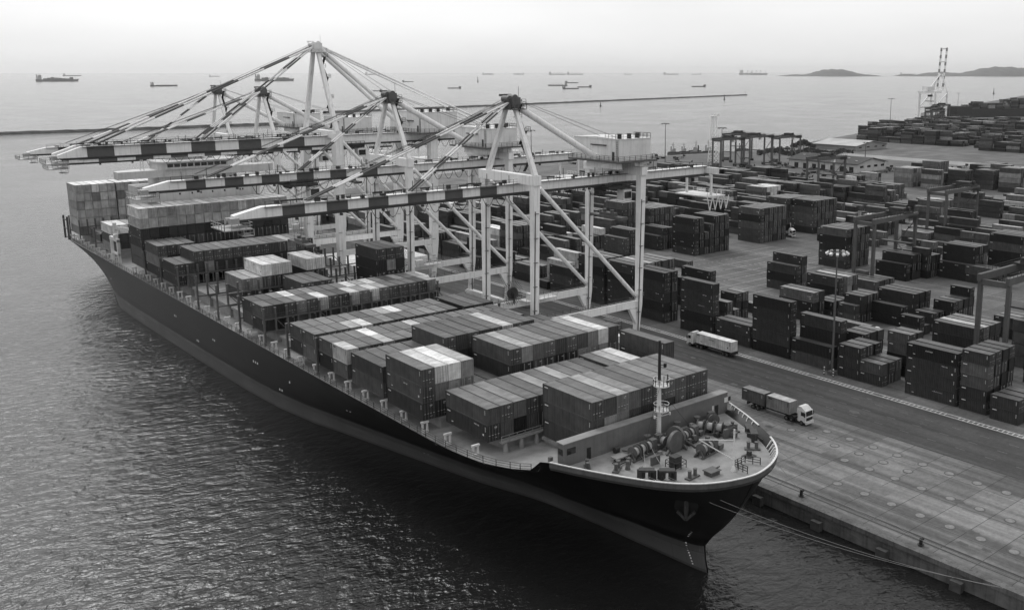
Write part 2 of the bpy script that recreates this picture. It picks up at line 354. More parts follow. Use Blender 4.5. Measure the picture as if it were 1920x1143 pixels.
def hull_material():
    m = mat('hull_paint', 0.015, 0.42, 0.2, 0.08, streak=0.12, spec=0.45); n = m.node_tree.nodes; l = m.node_tree.links
    p = n['Principled BSDF']; src = p.inputs['Base Color'].links[0].from_node; inp = src.inputs[0].links[0].from_socket
    geo = n.new('ShaderNodeNewGeometry'); sx = n.new('ShaderNodeSeparateXYZ'); l.new(geo.outputs['Position'], sx.inputs[0])
    nz = n.new('ShaderNodeTexNoise'); nz.inputs['Scale'].default_value = .5; l.new(geo.outputs['Position'], nz.inputs['Vector'])
    ad = n.new('ShaderNodeMath'); ad.operation = 'MULTIPLY_ADD'; l.new(nz.outputs[0], ad.inputs[0]); ad.inputs[1].default_value = .25; l.new(sx.outputs[2], ad.inputs[2])
    cr = n.new('ShaderNodeMapRange'); cr.inputs[1].default_value = 1.1; cr.inputs[2].default_value = 1.3; cr.inputs[3].default_value = 8.5; cr.inputs[4].default_value = 1.0; l.new(ad.outputs[0], cr.inputs[0])
    sc2 = n.new('ShaderNodeMapRange'); sc2.inputs[1].default_value = -2.9; sc2.inputs[2].default_value = -2.3; sc2.inputs[3].default_value = .35; sc2.inputs[4].default_value = 1.0; l.new(ad.outputs[0], sc2.inputs[0])
    bt = n.new('ShaderNodeMapRange'); bt.inputs[1].default_value = 2.6; bt.inputs[2].default_value = 2.75; bt.inputs[3].default_value = .55; bt.inputs[4].default_value = 1.0; l.new(ad.outputs[0], bt.inputs[0])
    cv = n.new('ShaderNodeCombineXYZ'); l.new(sx.outputs[1], cv.inputs[0]); l.new(sx.outputs[2], cv.inputs[1])
    bk = n.new('ShaderNodeTexBrick'); bk.inputs['Scale'].default_value = 1; bk.inputs['Brick Width'].default_value = 9.5; bk.inputs['Row Height'].default_value = 2.6; bk.inputs['Mortar Size'].default_value = .05
    bk.inputs['Color1'].default_value = (.88,.88,.88,1); bk.inputs['Color2'].default_value = (1.1,1.1,1.1,1); bk.inputs['Mortar'].default_value = (.6,.6,.6,1); l.new(cv.outputs[0], bk.inputs['Vector'])
    ms = n.new('ShaderNodeMapping'); ms.inputs['Scale'].default_value = (.02,.45,1); l.new(cv.outputs[0], ms.inputs[0])   # fender rubs along the side
    sn = n.new('ShaderNodeTexNoise'); sn.inputs['Scale'].default_value = 1; sn.inputs['Detail'].default_value = 7; sn.inputs['Roughness'].default_value = .75; l.new(ms.outputs[0], sn.inputs['Vector'])
    sr = n.new('ShaderNodeMapRange'); sr.inputs[1].default_value = .55; sr.inputs[2].default_value = .75; sr.inputs[3].default_value = 1; sr.inputs[4].default_value = 2.0; l.new(sn.outputs[0], sr.inputs[0])
    cur = inp
    for q in (cr, sc2, bt, bk, sr):
        x = n.new('ShaderNodeMath'); x.operation = 'MULTIPLY'; l.new(cur, x.inputs[0]); l.new(q.outputs[0], x.inputs[1]); cur = x.outputs[0]
    for i in range(3): l.new(cur, src.inputs[i])
    return m
HULL = hull_material()
ship = thing('container_ship', 'long black hulled container ship loaded with boxes, moored alongside the quay', 'container ship', (SX,235,WATER))
def SP(b, name, mats):    # a part of the ship, its mesh given in world coordinates
    o = b.build(name, mats, ship); o.matrix_parent_inverse = Matrix.Translation(-V(ship.location)); return o
b = MB()
for side in (-1, 1):
    vs = [hull_pt(d, v, side) for v in VZ for d in YS]; n = len(YS); fs = []
    for j in range(len(VZ)-1):
        for i in range(n-1):
            q = (j*n+i, j*n+i+1, (j+1)*n+i+1, (j+1)*n+i); fs.append(q if side < 0 else q[::-1])
    b.add(vs, fs, 0, True)
tr = [hull_pt(308, v, -1) for v in VZ] + [hull_pt(308, v, 1) for v in VZ[::-1]]
b.add(tr, [tuple(range(len(tr)))[::-1]], 0)
SP(b, 'hull', HULL)
dk = [d for d in YS if d > 24]
pl = lambda z, ds, s, inset=.15: [(SX+s*(hb(80+d, z)-inset), 80+d) for d in ds]
b = MB(); n = len(dk); vs = []
for d in dk: Yd = 80+d; zd = ztop(Yd)-.2; h_ = hb(Yd, zd)-.12; vs += [(SX-h_,Yd,zd),(SX+h_,Yd,zd)]
b.add(vs, [(2*i,2*i+1,2*i+3,2*i+2) for i in range(n-1)]); SP(b, 'main_deck', DECK)
ZF = 14.3
fd = [d for d in YS if .3 < d < 24.5] + [24.6]
b = MB(); vs = []; fd = [d for d in fd if hb(80+d, ZF) > .4]
for d in fd: h_ = hb(80+d, ZF)-.12; vs += [(SX-h_,80+d,ZF),(SX+h_,80+d,ZF)]
b.add(vs, [(2*i,2*i+1,2*i+3,2*i+2) for i in range(len(fd)-1)]); b.box(SX-13, SX+13, 104.0, 104.2, 11.2, ZF-.01)
SP(b, 'forecastle_deck', DECK)
# bulwark: inner skin, pale cap rail and stanchions
top = [(SX-hb(80+d, ztop(80+d)), 80+d+0, ztop(80+d)) for d in YS if d < 22.6]
tops = [hull_pt(d, 1, 1) for d in YS if d < 22.6]; topp = [hull_pt(d, 1, -1) for d in YS if d < 22.6]
ring = topp[::-1] + tops
# densify the cap
def dens(p, s):
    o = [V(p[0])]
    for a, c in zip(p, p[1:]):
        a, c = V(a), V(c); k = max(1, int((c-a).length/s)); o += [a.lerp(c, (i+1)/k) for i in range(k)]
    return o
ring = dens(ring, 1.4); cen = V((SX, 95, 0))
def inw(p, d): q = cen-p; q.z = 0; q.normalize(); return p+q*d
gap = lambda p: (p.x > 105 and 88.4 < p.y < 90.6)
runs, cur = [], []
for p in ring:
    if gap(p):
        if len(cur) > 1: runs.append(cur)
        cur = []
    else: cur.append(p)
runs.append(cur)
for run in runs:
    b = MB(); b2 = MB()
    for a, c in zip(run, run[1:]):
        ia, ic = inw(a,.22), inw(c,.22); oa, oc = inw(a,-.06), inw(c,-.06); u = V((0,0,.12))
        b.add([oa,oc,oc+u,oa+u,ia,ic,ic+u,ia+u], [(0,1,2,3),(3,2,6,7),(7,6,5,4),(0,4,5,1)], 0)
        ia, ic = inw(a,.1), inw(c,.1); b2.add([ia, ic, V((ic.x,ic.y,ZF)), V((ia.x,ia.y,ZF))], [(0,3,2,1)], 0)
    SP(b, 'cap_rail', WHITE); SP(b2, 'bulwark', STEEL)  # shade inside the bulwark is put into its dark colour
    for i in range(1, len(run)-1):
        p = run[i]; a = inw(p,.12); t = run[i+1]-run[i-1]; t.z = 0; t.normalize(); t *= .22
        q = inw(p,1.05); z = V((0,0,-.02)); w_ = V((0,0,ZF)); A = V((a.x,a.y,ZF)); Q = V((q.x,q.y,ZF)); m = inw(p,.4)+z
        SP(MB().add([a+z,A,Q,m,a+z+t,A+t,Q+t,m+t],[(0,1,2,3),(7,6,5,4),(3,2,6,7),(0,3,7,4)]), 'bulwark_stanchion', WHITE)
# grey band under the cap outside
b = MB()
for a, c in zip(ring, ring[1:]):
    oa, oc = inw(a,-.03), inw(c,-.03); da = V((0,0,-.75)); b.add([oa, oc, inw(oc,.03)+da, inw(oa,.03)+da], [(0,1,2,3)], 0)
SP(b, 'bow_stripe', GSTEEL)
# breakwater
X0, X1, Y0, Y1, ZT = 78.7, 113.3, 101.6, 103.0, 17.7
b = MB(); b.box(X0, X1, Y0, Y1, 14.25, ZT, 0); b.add([(X0-.1,Y0-.1,ZT),(X1+.1,Y0-.1,ZT),(X1+.1,Y1+.2,ZT),(X0-.1,Y1+.2,ZT),(X0-.1,Y0-.1,ZT+.12),(X1+.1,Y0-.1,ZT+.12),(X1+.1,Y1+.2,ZT+.12),(X0-.1,Y1+.2,ZT+.12)],
    [(0,3,2,1),(4,5,6,7),(0,1,5,4),(1,2,6,5),(2,3,7,6),(3,0,4,7)], 1)
b.box(X0+6, X1-4, Y0-.03, Y0, 14.9, 14.98, 0)
bw = SP(b, 'breakwater', [BWALL, DECK])
def BP(b, name, m):
    o = b.build(name, m, bw); return o
for (a, c, z0, z1, pale) in ((79.3,80.9,16.0,16.95,0),(112.5,114.0,16.1,16.95,1)):
    BP(MB().box(a,c,Y0-.05,Y0-.02,z0,z1), 'opening', GLASS if not pale else LIGHTM)
    if pale: BP(MB().box(a+.9,c,Y0-.08,Y0-.051,z0+.1,z1), 'opening', GLASS)
BP(MB().box(X0-.04,X0-.01,Y0+.2,Y1-.2,16.0,16.9), 'opening', GLASS)
for xd in (83.0, 110.3): BP(MB().box(xd,xd+.75,Y0-.05,Y0-.02,14.32,16.1), 'doorway', BLACK)
BP(MB().box(109.55,109.95,Y0-.07,Y0-.02,14.5,16.2), 'door_leaf', LIGHTM)
# foremast
b = MB(); mx, my = 96.6, 100.6
b.tube((mx,my,ZF),(mx,my,23.6),.36,14,0,.3); b.tube((mx,my,23.6),(mx,my,30.0),.26,10,1,.2)
for k in range(28): b.box(mx-.62,mx-.36,my-.03,my+.03,15+k*.33,15.05+k*.33,0)
mast = SP(b, 'foremast', [WHITE, BLACK])
for z, r in ((18.9,1.2),(22.9,1.3)):
    q = MB().tube((mx+.2,my-.3,z),(mx+.2,my-.3,z+.16),r,16)
    pts = [(mx+.2+r*math.cos(t*math.pi/6), my-.3+r*math.sin(t*math.pi/6), z+.16) for t in range(13)]
    q.rail(pts, 1.0, .04, 1.0, 2); q.build('platform', WHITE, mast)
q = MB().tube((mx+.9,my-.8,22.8),(mx+.9,my-.8,23.9),.13,8).beam((mx+.75,my-1.1,23.5),(mx+1.25,my-.5,24.5),.22,.22); o = q.build('searchlight', STEEL, mast)
q = MB(); 
for a in ((-1.5,-.6),(1.4,-.9),(1.6,.4)): q.tube((mx,my-.3,18.0),(mx+a[0],my+a[1],18.25),.07,6).tube((mx+a[0],my+a[1],18.1),(mx+a[0],my+a[1],18.5),.16,8)
o = q.build('signal_lamp_bracket', WHITE, mast)
q = MB().beam((mx,my,26.2),(mx+1.0,my-.3,25.9),.1,.1).tube((mx+.9,my-.3,25.7),(mx+.9,my-.3,26.3),.25,8); o = q.build('horn', BLACK, mast)
q = MB()
for e in ((-9,-4),(8,-6)): q.tube((mx,my,22.5),(mx+e[0]*.6,my+e[1]*.6,ZF+.3),.025,4)
o = q.build('mast_stay', STEEL, mast)
# mooring winches and windlasses
def winch(cx, cy, rz, ndrum, wl=False):
    P = lambda a, c, z: (cx + a*math.cos(rz) - c*math.sin(rz), cy + a*math.sin(rz) + c*math.cos(rz), ZF+z)
    b = MB(); L = 1.5*ndrum + 1.2
    b.beam(P(-L/2,-.7,.15),P(L/2,-.7,.15),.25,.3); b.beam(P(-L/2,.7,.15),P(L/2,.7,.15),.25,.3)
    b.tube(P(-L/2-.3,0,1.15),P(L/2+.3,0,1.15),.14,8)
    for i in range(ndrum+1):
        a = -L/2+.35+1.5*i; b.beam(P(a,-.75,.2),P(a,0,1.25),.25,.22); b.beam(P(a,.75,.2),P(a,0,1.25),.25,.22)
    b.beam(P(L/2-.3,0,.3),P(L/2-.3,0,1.9),.9,1.1)
    b.beam(P(L/2+.2,-.4,.5),P(L/2+1.3,-.4,.5),.7,.7)
    o = SP(b, 'windlass' if wl else 'mooring_winch', GSTEEL)
    for i in range(ndrum):
        a = -L/2+.6+1.5*i; r = .95
        d = MB().tube(P(a,0,1.15),P(a+.08,0,1.15),r,18).tube(P(a+.95,0,1.15),P(a+1.03,0,1.15),r,18).build('drum_flange', GSTEEL, o)
        MB().tube(P(a+.08,0,1.15),P(a+.95,0,1.15),.62,16).build('rope_coil', ROPE, o)
    if wl:
        g = MB().tube(P(-L/2-1.3,0,1.6),P(-L/2-.75,0,1.6),1.7,20).tube(P(-L/2-.6,0,1.5),P(-L/2-.4,0,1.5),1.35,18)
        g.beam(P(-L/2-1.0,-2.0,.1),P(-L/2-1.0,-.2,1.7),.35,.4).beam(P(-L/2-1.0,2.0,.1),P(-L/2-1.0,.2,1.7),.35,.4).build('brake_wheel', GSTEEL, o)
        c = MB()
        for k in range(11): c.tube(P(-L/2-1.0-.1*(k%2),-1.4-.38*k,1.55-.14*k if k < 9 else .3),P(-L/2-1.0+.1*(k%2),-1.75-.38*k,1.42-.14*k if k < 9 else .3),.17,6)
        c.build('anchor_chain', STEEL, o)
    return o
winch(90.0, 97.3, R(8), 3)
winch(97.6, 91.4, R(8), 2)
winch(99.3, 97.0, R(10), 2, True)
winch(104.2, 96.6, R(-60), 3)
winch(94.6, 97.5, R(95), 1, True)
winch(107.0, 99.0, R(60), 1)
def bitts(x, y, rz):
    P = lambda a, c, z: (x + a*math.cos(rz) - c*math.sin(rz), y + a*math.sin(rz) + c*math.cos(rz), ZF+z)
    b = MB().beam(P(-1.2,0,.1),P(1.2,0,.1),.9,.2)
    for s in (-.6,.6): b.tube(P(s,0,.2),P(s,0,1.15),.27,12).tube(P(s,0,1.15),P(s,0,1.22),.33,12)
    return SP(b, 'mooring_bitts', GSTEEL)
for q in ((90.1,87.0,.1),(83.9,95.9,.6),(108,95.3,1.2),(104.2,88.2,-.8),(81.0,99.0,1.0)): bitts(*q)
SP(MB().box(92.1,93.9,85.3,86.7,ZF,ZF+.55).box(91.95,94.05,85.15,86.85,ZF+.55,ZF+.7).tube((93.8,86,ZF+.7),(94.3,85.7,ZF+.95),.12,6), 'deck_hatch', GSTEEL)
SP(MB().box(101.0,102.8,86.1,87.6,ZF,ZF+.06).box(101.6,102.1,86.5,87.1,ZF+.06,ZF+.8), 'vent_box', STEEL)
SP(MB().box(104.0,105.8,93.6,94.0,ZF,ZF+1.5), 'control_stand', GSTEEL)
SP(MB().box(88.5,90.2,93.6,93.9,ZF,ZF+1.3), 'control_stand', GSTEEL)
SP(MB().box(85.3,87.6,97.6,99.0,ZF+.5,ZF+.7).box(85.6,85.8,98,98.2,ZF,ZF+.5).box(87.2,87.4,98,98.2,ZF,ZF+.5), 'work_platform', DECK)
SP(MB().tube((85.2,95.1,ZF),(85.2,95.1,ZF+.9),.42,12,0,.22).tube((85.2,95.1,ZF+.9),(85.2,95.1,ZF+1.3),.3,10), 'vent_cowl', GSTEEL)
for q in ((93.2,99.6),(104.6,100.2),(100.6,100.6)): SP(MB().tube((q[0],q[1],ZF),(q[0],q[1],ZF+1.4),.35,10).tube((q[0],q[1],ZF+1.4),(q[0],q[1],ZF+1.75),.55,12), 'vent_cowl', GSTEEL)
SP(MB().box(90.2,91.6,90.6,91.8,ZF,ZF+1.7).rail([(89.9,90.1,ZF),(92.0,90.1,ZF),(92.0,92.2,ZF),(89.9,92.2,ZF),(89.9,90.1,ZF)],1.1,.04,.8,2), 'chain_stopper', STEEL)
q = MB().tube((96.2,84.8,ZF),(96.2,84.8,ZF+.7),.4,10,0,.2).tube((96.2,84.8,ZF+.7),(96.2,84.8,ZF+6.2),.13,8).tube((96.2,84.8,ZF+1.6),(92.6,88.2,ZF+4.6),.08,6).tube((92.6,88.2,ZF+4.6),(96.2,84.8,ZF+4.6),.06,6)
SP(q, 'deck_davit', WHITE)
SP(MB().rail([(96.9,82.8,ZF),(96.9,85.4,ZF),(99.6,85.6,ZF),(100.6,83.6,ZF)],1.1,.05,.8,3), 'guard_rail', STEEL)
for q, a in (((85.0,90.9),-.75),((87.0,88.9),-.75),((107.0,90.4),.85),((108.1,92.3),.9)):
    d = V((math.cos(a), math.sin(a), 0)); c = V((q[0],q[1],ZF)); n_ = V((-d.y,d.x,0))
    SP(MB().beam(c-d*.9,c-d*.9+V((0,0,1.35)),.9,.4).beam(c+d*.9,c+d*.9+V((0,0,1.35)),.9,.4).beam(c-d*1.1+V((0,0,1.35)),c+d*1.1+V((0,0,1.35)),1.1,.3).tube(c-d*.45+V((0,0,.2)),c-d*.45+V((0,0,1.2)),.28,10).tube(c+d*.45+V((0,0,.2)),c+d*.45+V((0,0,1.2)),.28,10), 'fairlead', STEEL)
rf = random.Random(17)
for k in range(34):     # small machinery between the winches
    x, y = rf.uniform(86,107), rf.uniform(93.5,100.8); kind = rf.random()
    if abs(x-SX) > hb(y,ZF)-3: continue
    if kind < .4: b = MB().box(x-.3,x+.3,y-.25,y+.25,ZF,ZF+rf.uniform(.4,1.3)); nm = 'valve_box'
    elif kind < .75: b = MB().tube((x,y,ZF+.25),(x+rf.uniform(-2,2),y+rf.uniform(-2,2),ZF+.25),.09,6).box(x-.1,x+.1,y-.1,y+.1,ZF,ZF+.3); nm = 'hydraulic_pipe'
    else: b = MB().tube((x,y,ZF+.5),(x+.9,y+.2,ZF+.5),.38,10).box(x,x+.9,y-.2,y+.3,ZF,ZF+.3); nm = 'winch_motor'
    SP(b, nm, rf.choice((STEEL, GSTEEL, DECK)))
# anchor in its pocket on the bow, draught marks, hull marks
best = min(((px((SX-hb(y*.25,z*.25),y*.25,z*.25)), y*.25, z*.25) for y in range(330,372) for z in range(16,44)), key=lambda t: (t[0][0]-1287)**2+(t[0][1]-945)**2)
ay, az = best[1], best[2]; ac = V((SX-hb(ay,az)-.1, ay, az)); an = V((-.75,-.62,-.25))
b = MB().tube(ac-an*1.2, ac+an*.25, 1.45, 20, 0, 1.7)
SP(b, 'anchor_pocket', HULL)
b = MB().beam(ac+an*.3+V((0,0,1.2)), ac+an*.75+V((0,0,-1.5)), .45,.45); sv = V((-.62,.75,0))
for s_ in (-1,1): b.beam(ac+an*.7+sv*(s_*1.25)+V((0,0,-.5)), ac+an*.7+V((0,0,-1.7)),.5,.4)
SP(b, 'anchor', STEEL)
b = MB()
for k in range(16):
    z = -2.4+k*.42; Y = lerpt(STEM, z)+2.2+.12*k*.2; x = SX-hb(Y,z)-.06; x2 = SX-hb(Y+.26,z)-.06; b.add([(x,Y,z),(x2,Y+.26,z),(x2,Y+.26,z+.24),(x,Y,z+.24)], [(0,1,2,3)])
SP(b, 'draught_marks', WHITE)
b = MB()
for (Y, z, n) in ((330,5,1),(262,6,2),(246,2.5,2),(233,5.5,2),(206,6,3),(196,2,2),(190,5.5,1),(168,4.5,2),(150,-.5,2),(138,6.5,1),(128,5.2,2)):
    for k in range(n):
        y = Y+k*1.1; x = SX-hb(y,z)-.06; b.box(x-.02,x+.02,y,y+.5,z,z+.45)
SP(b, 'hull_marks', WHITE)
# mooring lines
def line(pts, r, label, sag=0.0):
    b = MB(); P = []
    for a, c in zip(pts, pts[1:]):
        a, c = V(a), V(c); k = 14
        for i in range(k + (1 if c == V(pts[-1]) else 0)): t = i/k; q = a.lerp(c, t); q.z -= sag*4*t*(1-t)*((c-a).length/60); P.append(q)
    return tag(b.path(P, r, 5).build('mooring_line', ROPE), label, 'rope')
e1 = gx(1822,1098,119.3)
line([(89.3,96.2,ZF+1.7),(85.1,91.2,ZF+1.1),(84.3,90.2,ZF+.9),(119.0,55.8,.2)], .026, 'pale mooring rope from the waterside winch over the bow to the quay', 2)
line([(90.9,96.5,ZF+1.7),(87.1,89.2,ZF+1.1),(86.3,88.3,ZF+.9),(119.0,55.2,.2)], .026, 'second pale mooring rope beside it, passing over the inner fairlead', 2)
line([(97.0,90.9,ZF+1.7),(99.0,81.0,ZF+1.0),(121.6,46.5,.9)], .026, 'pale rope from the middle winch over the stem to a quay bollard', 1)
line([(104.0,97.6,ZF+1.8),(107.2,90.2,ZF+1.0),(121.6,69.5,.9)], .026, 'pale rope from the quayside winch through the shoreward fairlead', 1)
line([(104.8,95.8,ZF+1.8),(108.2,92.2,ZF+1.0),(121.6,92.2,.9)], .026, 'short pale rope dropping from the shoreward bow to the quay', .5)
# hatch coamings, pedestals, deck-edge rail
for i, (y0, y1, a, c) in enumerate([(103.9,115.9,86,110),(118.6,130.6,80,113),(133.6,145.6,77.6,114.4),(147.8,160,77.6,114.4),(161.8,174,77.6,114.4),(175.9,188,77.6,114.4),(190,202-1.5,77.6,114.4),(203,215,77.6,114.4),(218,230,77.6,114.4),(232,244,77.6,114.4),(246.5,258.5,77.6,114.4),(261.5,273.5,77.6,114.4),(276.5,288.5,77.6,114.4),(291.5,303.5,77.6,114.4),(330,342,77.6,114.4),(348,360,77.6,114.4),(368,380,77.6,114.4)]):
    zt = 12.95 if y0 < 110 else 13.35 if y0 < 199 else 14.0 if y0 < 215 else 14.3
    SP(MB().box(a,c,y0,y1,11.15,zt-.55).box(a-.4,c+.4,y0-.2,y1+.2,zt-.55,zt-.06), 'hatch_cover', DECK)
b = MB()
pts = [(SX-hb(Y,ztop(Y)-.1)+.35, Y, ztop(Y)-.2) for Y in [106,108,110,113,116,120,126,132,140,150,170,200,240,280,320,360,384]]
SP(MB().rail(pts, 1.15, .04, 2.4, 3), 'deck_rail', GSTEEL)
pp = None
for i in range(38):
    Y = 119.5+7.02*i
    if 303 < Y < 320: continue
    x = SX-hb(Y,11.3)+1.15
    if pp is None:
        pp = MB().box(-.6,.6,-.14,.14,0,.5).box(-.55,-.3,-.14,.14,.5,1.75).box(.3,.55,-.14,.14,.5,1.75).box(-.7,.7,-.2,.2,1.75,2.05).build('container_pedestal', WHITE); o = pp
    else: o = pp.copy(); col.objects.link(o)
    o.parent = ship; o.location = V((x,Y,11.2))-V(ship.location)
b = MB()
for x in (82.5,85.5,88.5): b.tube((x,117.3,11.2),(x,117.3,13.2),.55,10,0,.3)
for x in (79.5,): b.tube((x,117.3,11.2),(x,117.3,13.2),.55,10,0,.3)
b.beam((78.5,117.3,13.3),(92,117.3,13.3),.8,.15)
b.rail([(78.5,117.0,13.4),(92,117.0,13.4)],1.0,.04,1.5,2)
SP(b, 'lashing_platform', DECK)
SP(MB().box(80.6,81.2,107.4,107.9,11.2,13.4).tube((82.4,107.3,11.2),(82.4,107.3,12.4),.9,12), 'deck_locker', BWALL)
# lashing bridges: posts, walkway, diagonals
def bridge(Y, zb, x0=74.4, x1=117.6):
    b = MB(); n = int((x1-x0)/2.54+.5)
    zt = zb+3.0
    b.beam((x0,Y,zt),(x1,Y,zt),.75,.22); b.beam((x0,Y,zb+.2),(x1,Y,zb+.2),.3,.3)
    for k in range(n+1):
        x = x0+(x1-x0)*k/n
        b.box(x-.19,x+.19,Y-.22,Y+.22,11.2 if k % 2 == 0 else zb,zt+2.3); b.box(x-.26,x+.26,Y-.28,Y+.28,zt+2.3,zt+2.5)
        if k % 4 == 1: b.beam((x,Y,zt),(x+2.54,Y,zb),.16,.16)
    b.rail([(x0,Y-.35,zt+.1),(x1,Y-.35,zt+.1)],1.0,.035,2.54,2)
    SP(b, 'lashing_bridge', GSTEEL)
for Y, zb in ((174.9,13.3),(189.3,13.3),(201.6,14.0),(216.6,14.3),(231,14.3),(245.4,14.3),(260.2,14.3),(275.2,14.3),(290.2,14.3),(346,14.3),(366.8,14.3),(381.5,14.3)): bridge(Y, zb)
# superstructure
SUP = mat('deckhouse_paint', 0.55, 0.55, 0.1, 0.3, streak=0.2)
b = MB(); b.box(78.9,113,305.2,318,11.2,36.0); b.box(84.5,107.5,305.4,317,36,39.0)
dh = SP(b, 'deckhouse', SUP)
for x in (80.4,89.8,93.4,96.0,99.5,103.2,108.0,108.8): MB().box(x,x+.4,305.12,305.19,33.2,33.75).build('porthole', GLASS, dh)
for x in (82,86,91,96,101,106,110): MB().box(x,x+.5,305.12,305.19,29.6,30.3).build('porthole', GLASS, dh)
b = MB(); b.prism([(73,304.2),(118.8,304.2),(119.0,305),(119,308.6),(113,311.5),(79,311.5),(73,308.6)],38.9,41.1)
br = SP(b, 'bridge_wing', SUP)
MB().rail([(85,304.1,41.1),(118.6,304.1,41.1)],1.1,.04,1.5,3).build('railing', WHITE, br)
b = MB().prism([(84.5,306),(86.5,303.6),(104.5,303.6),(107,306),(107,314),(84.5,314)],41.1,43.1); b.prism([(83.9,305.8),(86.2,303.0),(104.8,303.0),(107.6,305.8),(107.6,314.6),(83.9,314.6)],43.1,43.5)
wh = SP(b, 'wheelhouse', SUP)
for k in range(9): MB().box(86.7+k*1.96,88.3+k*1.96,303.52,303.58,41.75,42.75).build('window', GLASS, wh)
MB().rail([(84.2,314,43.5),(84.2,305.9,43.5),(86.4,303.3,43.5),(104.6,303.3,43.5),(107.3,305.9,43.5)],1.1,.04,1.5,3).build('railing', WHITE, wh)
SP(MB().box(91,99,309,316,43.5,46.2).box(89,100.5,308.4,316.5,46.2,46.5).beam((91.5,308.6,43.6),(94.5,308.6,46.2),.3,.3).box(101,102,310,311,43.5,46), 'funnel_casing', mat('funnel_grey', 0.2, 0.6, 0.15, 0.3))
q = MB()
for a, c in ((-.5,-.5),(.5,-.5),(.5,.5),(-.5,.5)): q.tube((80.5+a,307+c,41.1),(80.5+a*.5,307+c*.5,44.4),.07,6)
for k in range(4): q.beam((79.9,306.5,41.5+k*.8),(81.1,306.5,42.2+k*.8),.06,.06)
q.box(79.8,81.2,306.3,307.7,44.4,44.55)
for i in range(8):
    a0, a1 = math.pi/2*(i/4-1), math.pi/2*((i+1)/4-1); q.tube((80.5,307,45.35+.8*math.sin(a0)),(80.5,307,45.35+.8*math.sin(a1)),max(.02,.8*math.cos(a0)),14,0,max(.02,.8*math.cos(a1)),False)
SP(q, 'radar_mast', WHITE)
# provision crane and stern frame
q = MB(); q.box(74.3,75.1,318.5,319.3,11.2,19); q.box(74.3,75.1,326,326.8,11.2,19); q.beam((74.7,318.5,19),(74.7,327,19),.9,1.0); q.beam((74.7,318.5,14.5),(74.7,327,14.5),.6,.6)
q.tube((75,322.5,19.5),(75,322.5,24),.55,12); q.beam((75,322.5,22.5),(77.5,313,22.8),.5,.8); q.tube((74.6,320.5,20),(75.6,324.5,20.6),.7,12)
SP(q, 'provision_crane', WHITE)
q = MB()
for y in (386.5,380.8): q.box(73.3,73.9,y-.3,y+.3,11.2,19.5)
q.beam((73.6,386.5,18.2),(73.6,380.8,18.2),.4,.4).beam((73.6,386.5,15),(73.6,380.8,15),.3,.3)
SP(q, 'stern_frame', GSTEEL)
# ================================================================ CONTAINERS
TONES = {'k':(.011,'black'),'d':(.029,'dark'),'m':(.058,'mid grey'),'g':(.085,'grey'),'l':(.19,'pale grey'),'p':(.33,'light grey'),'w':(.5,'white')}  # light grey: glare over the stern stacks put into the paint
def paint(t, inst):
    v = TONES[t][0]
    return mat('container_%s%s' % (TONES[t][1].replace(' ','_'), '' if inst else '_far'), v, .55, .32, .45, streak=.4, rnd=.28, gen='obj' if inst else None)
def roofp(t, inst):   # roofs bleached and dusty, lightened further to put top light into the colour
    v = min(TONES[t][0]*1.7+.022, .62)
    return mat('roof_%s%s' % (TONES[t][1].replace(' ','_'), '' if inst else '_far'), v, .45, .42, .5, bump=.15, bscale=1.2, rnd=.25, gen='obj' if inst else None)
MARK = mat('container_marking', .55, .6, .2, 2)
DARKM = mat('container_vent', .02, .7, .2, 2)
FRAME = {}
W, H = 2.44, 2.9
CM = {}
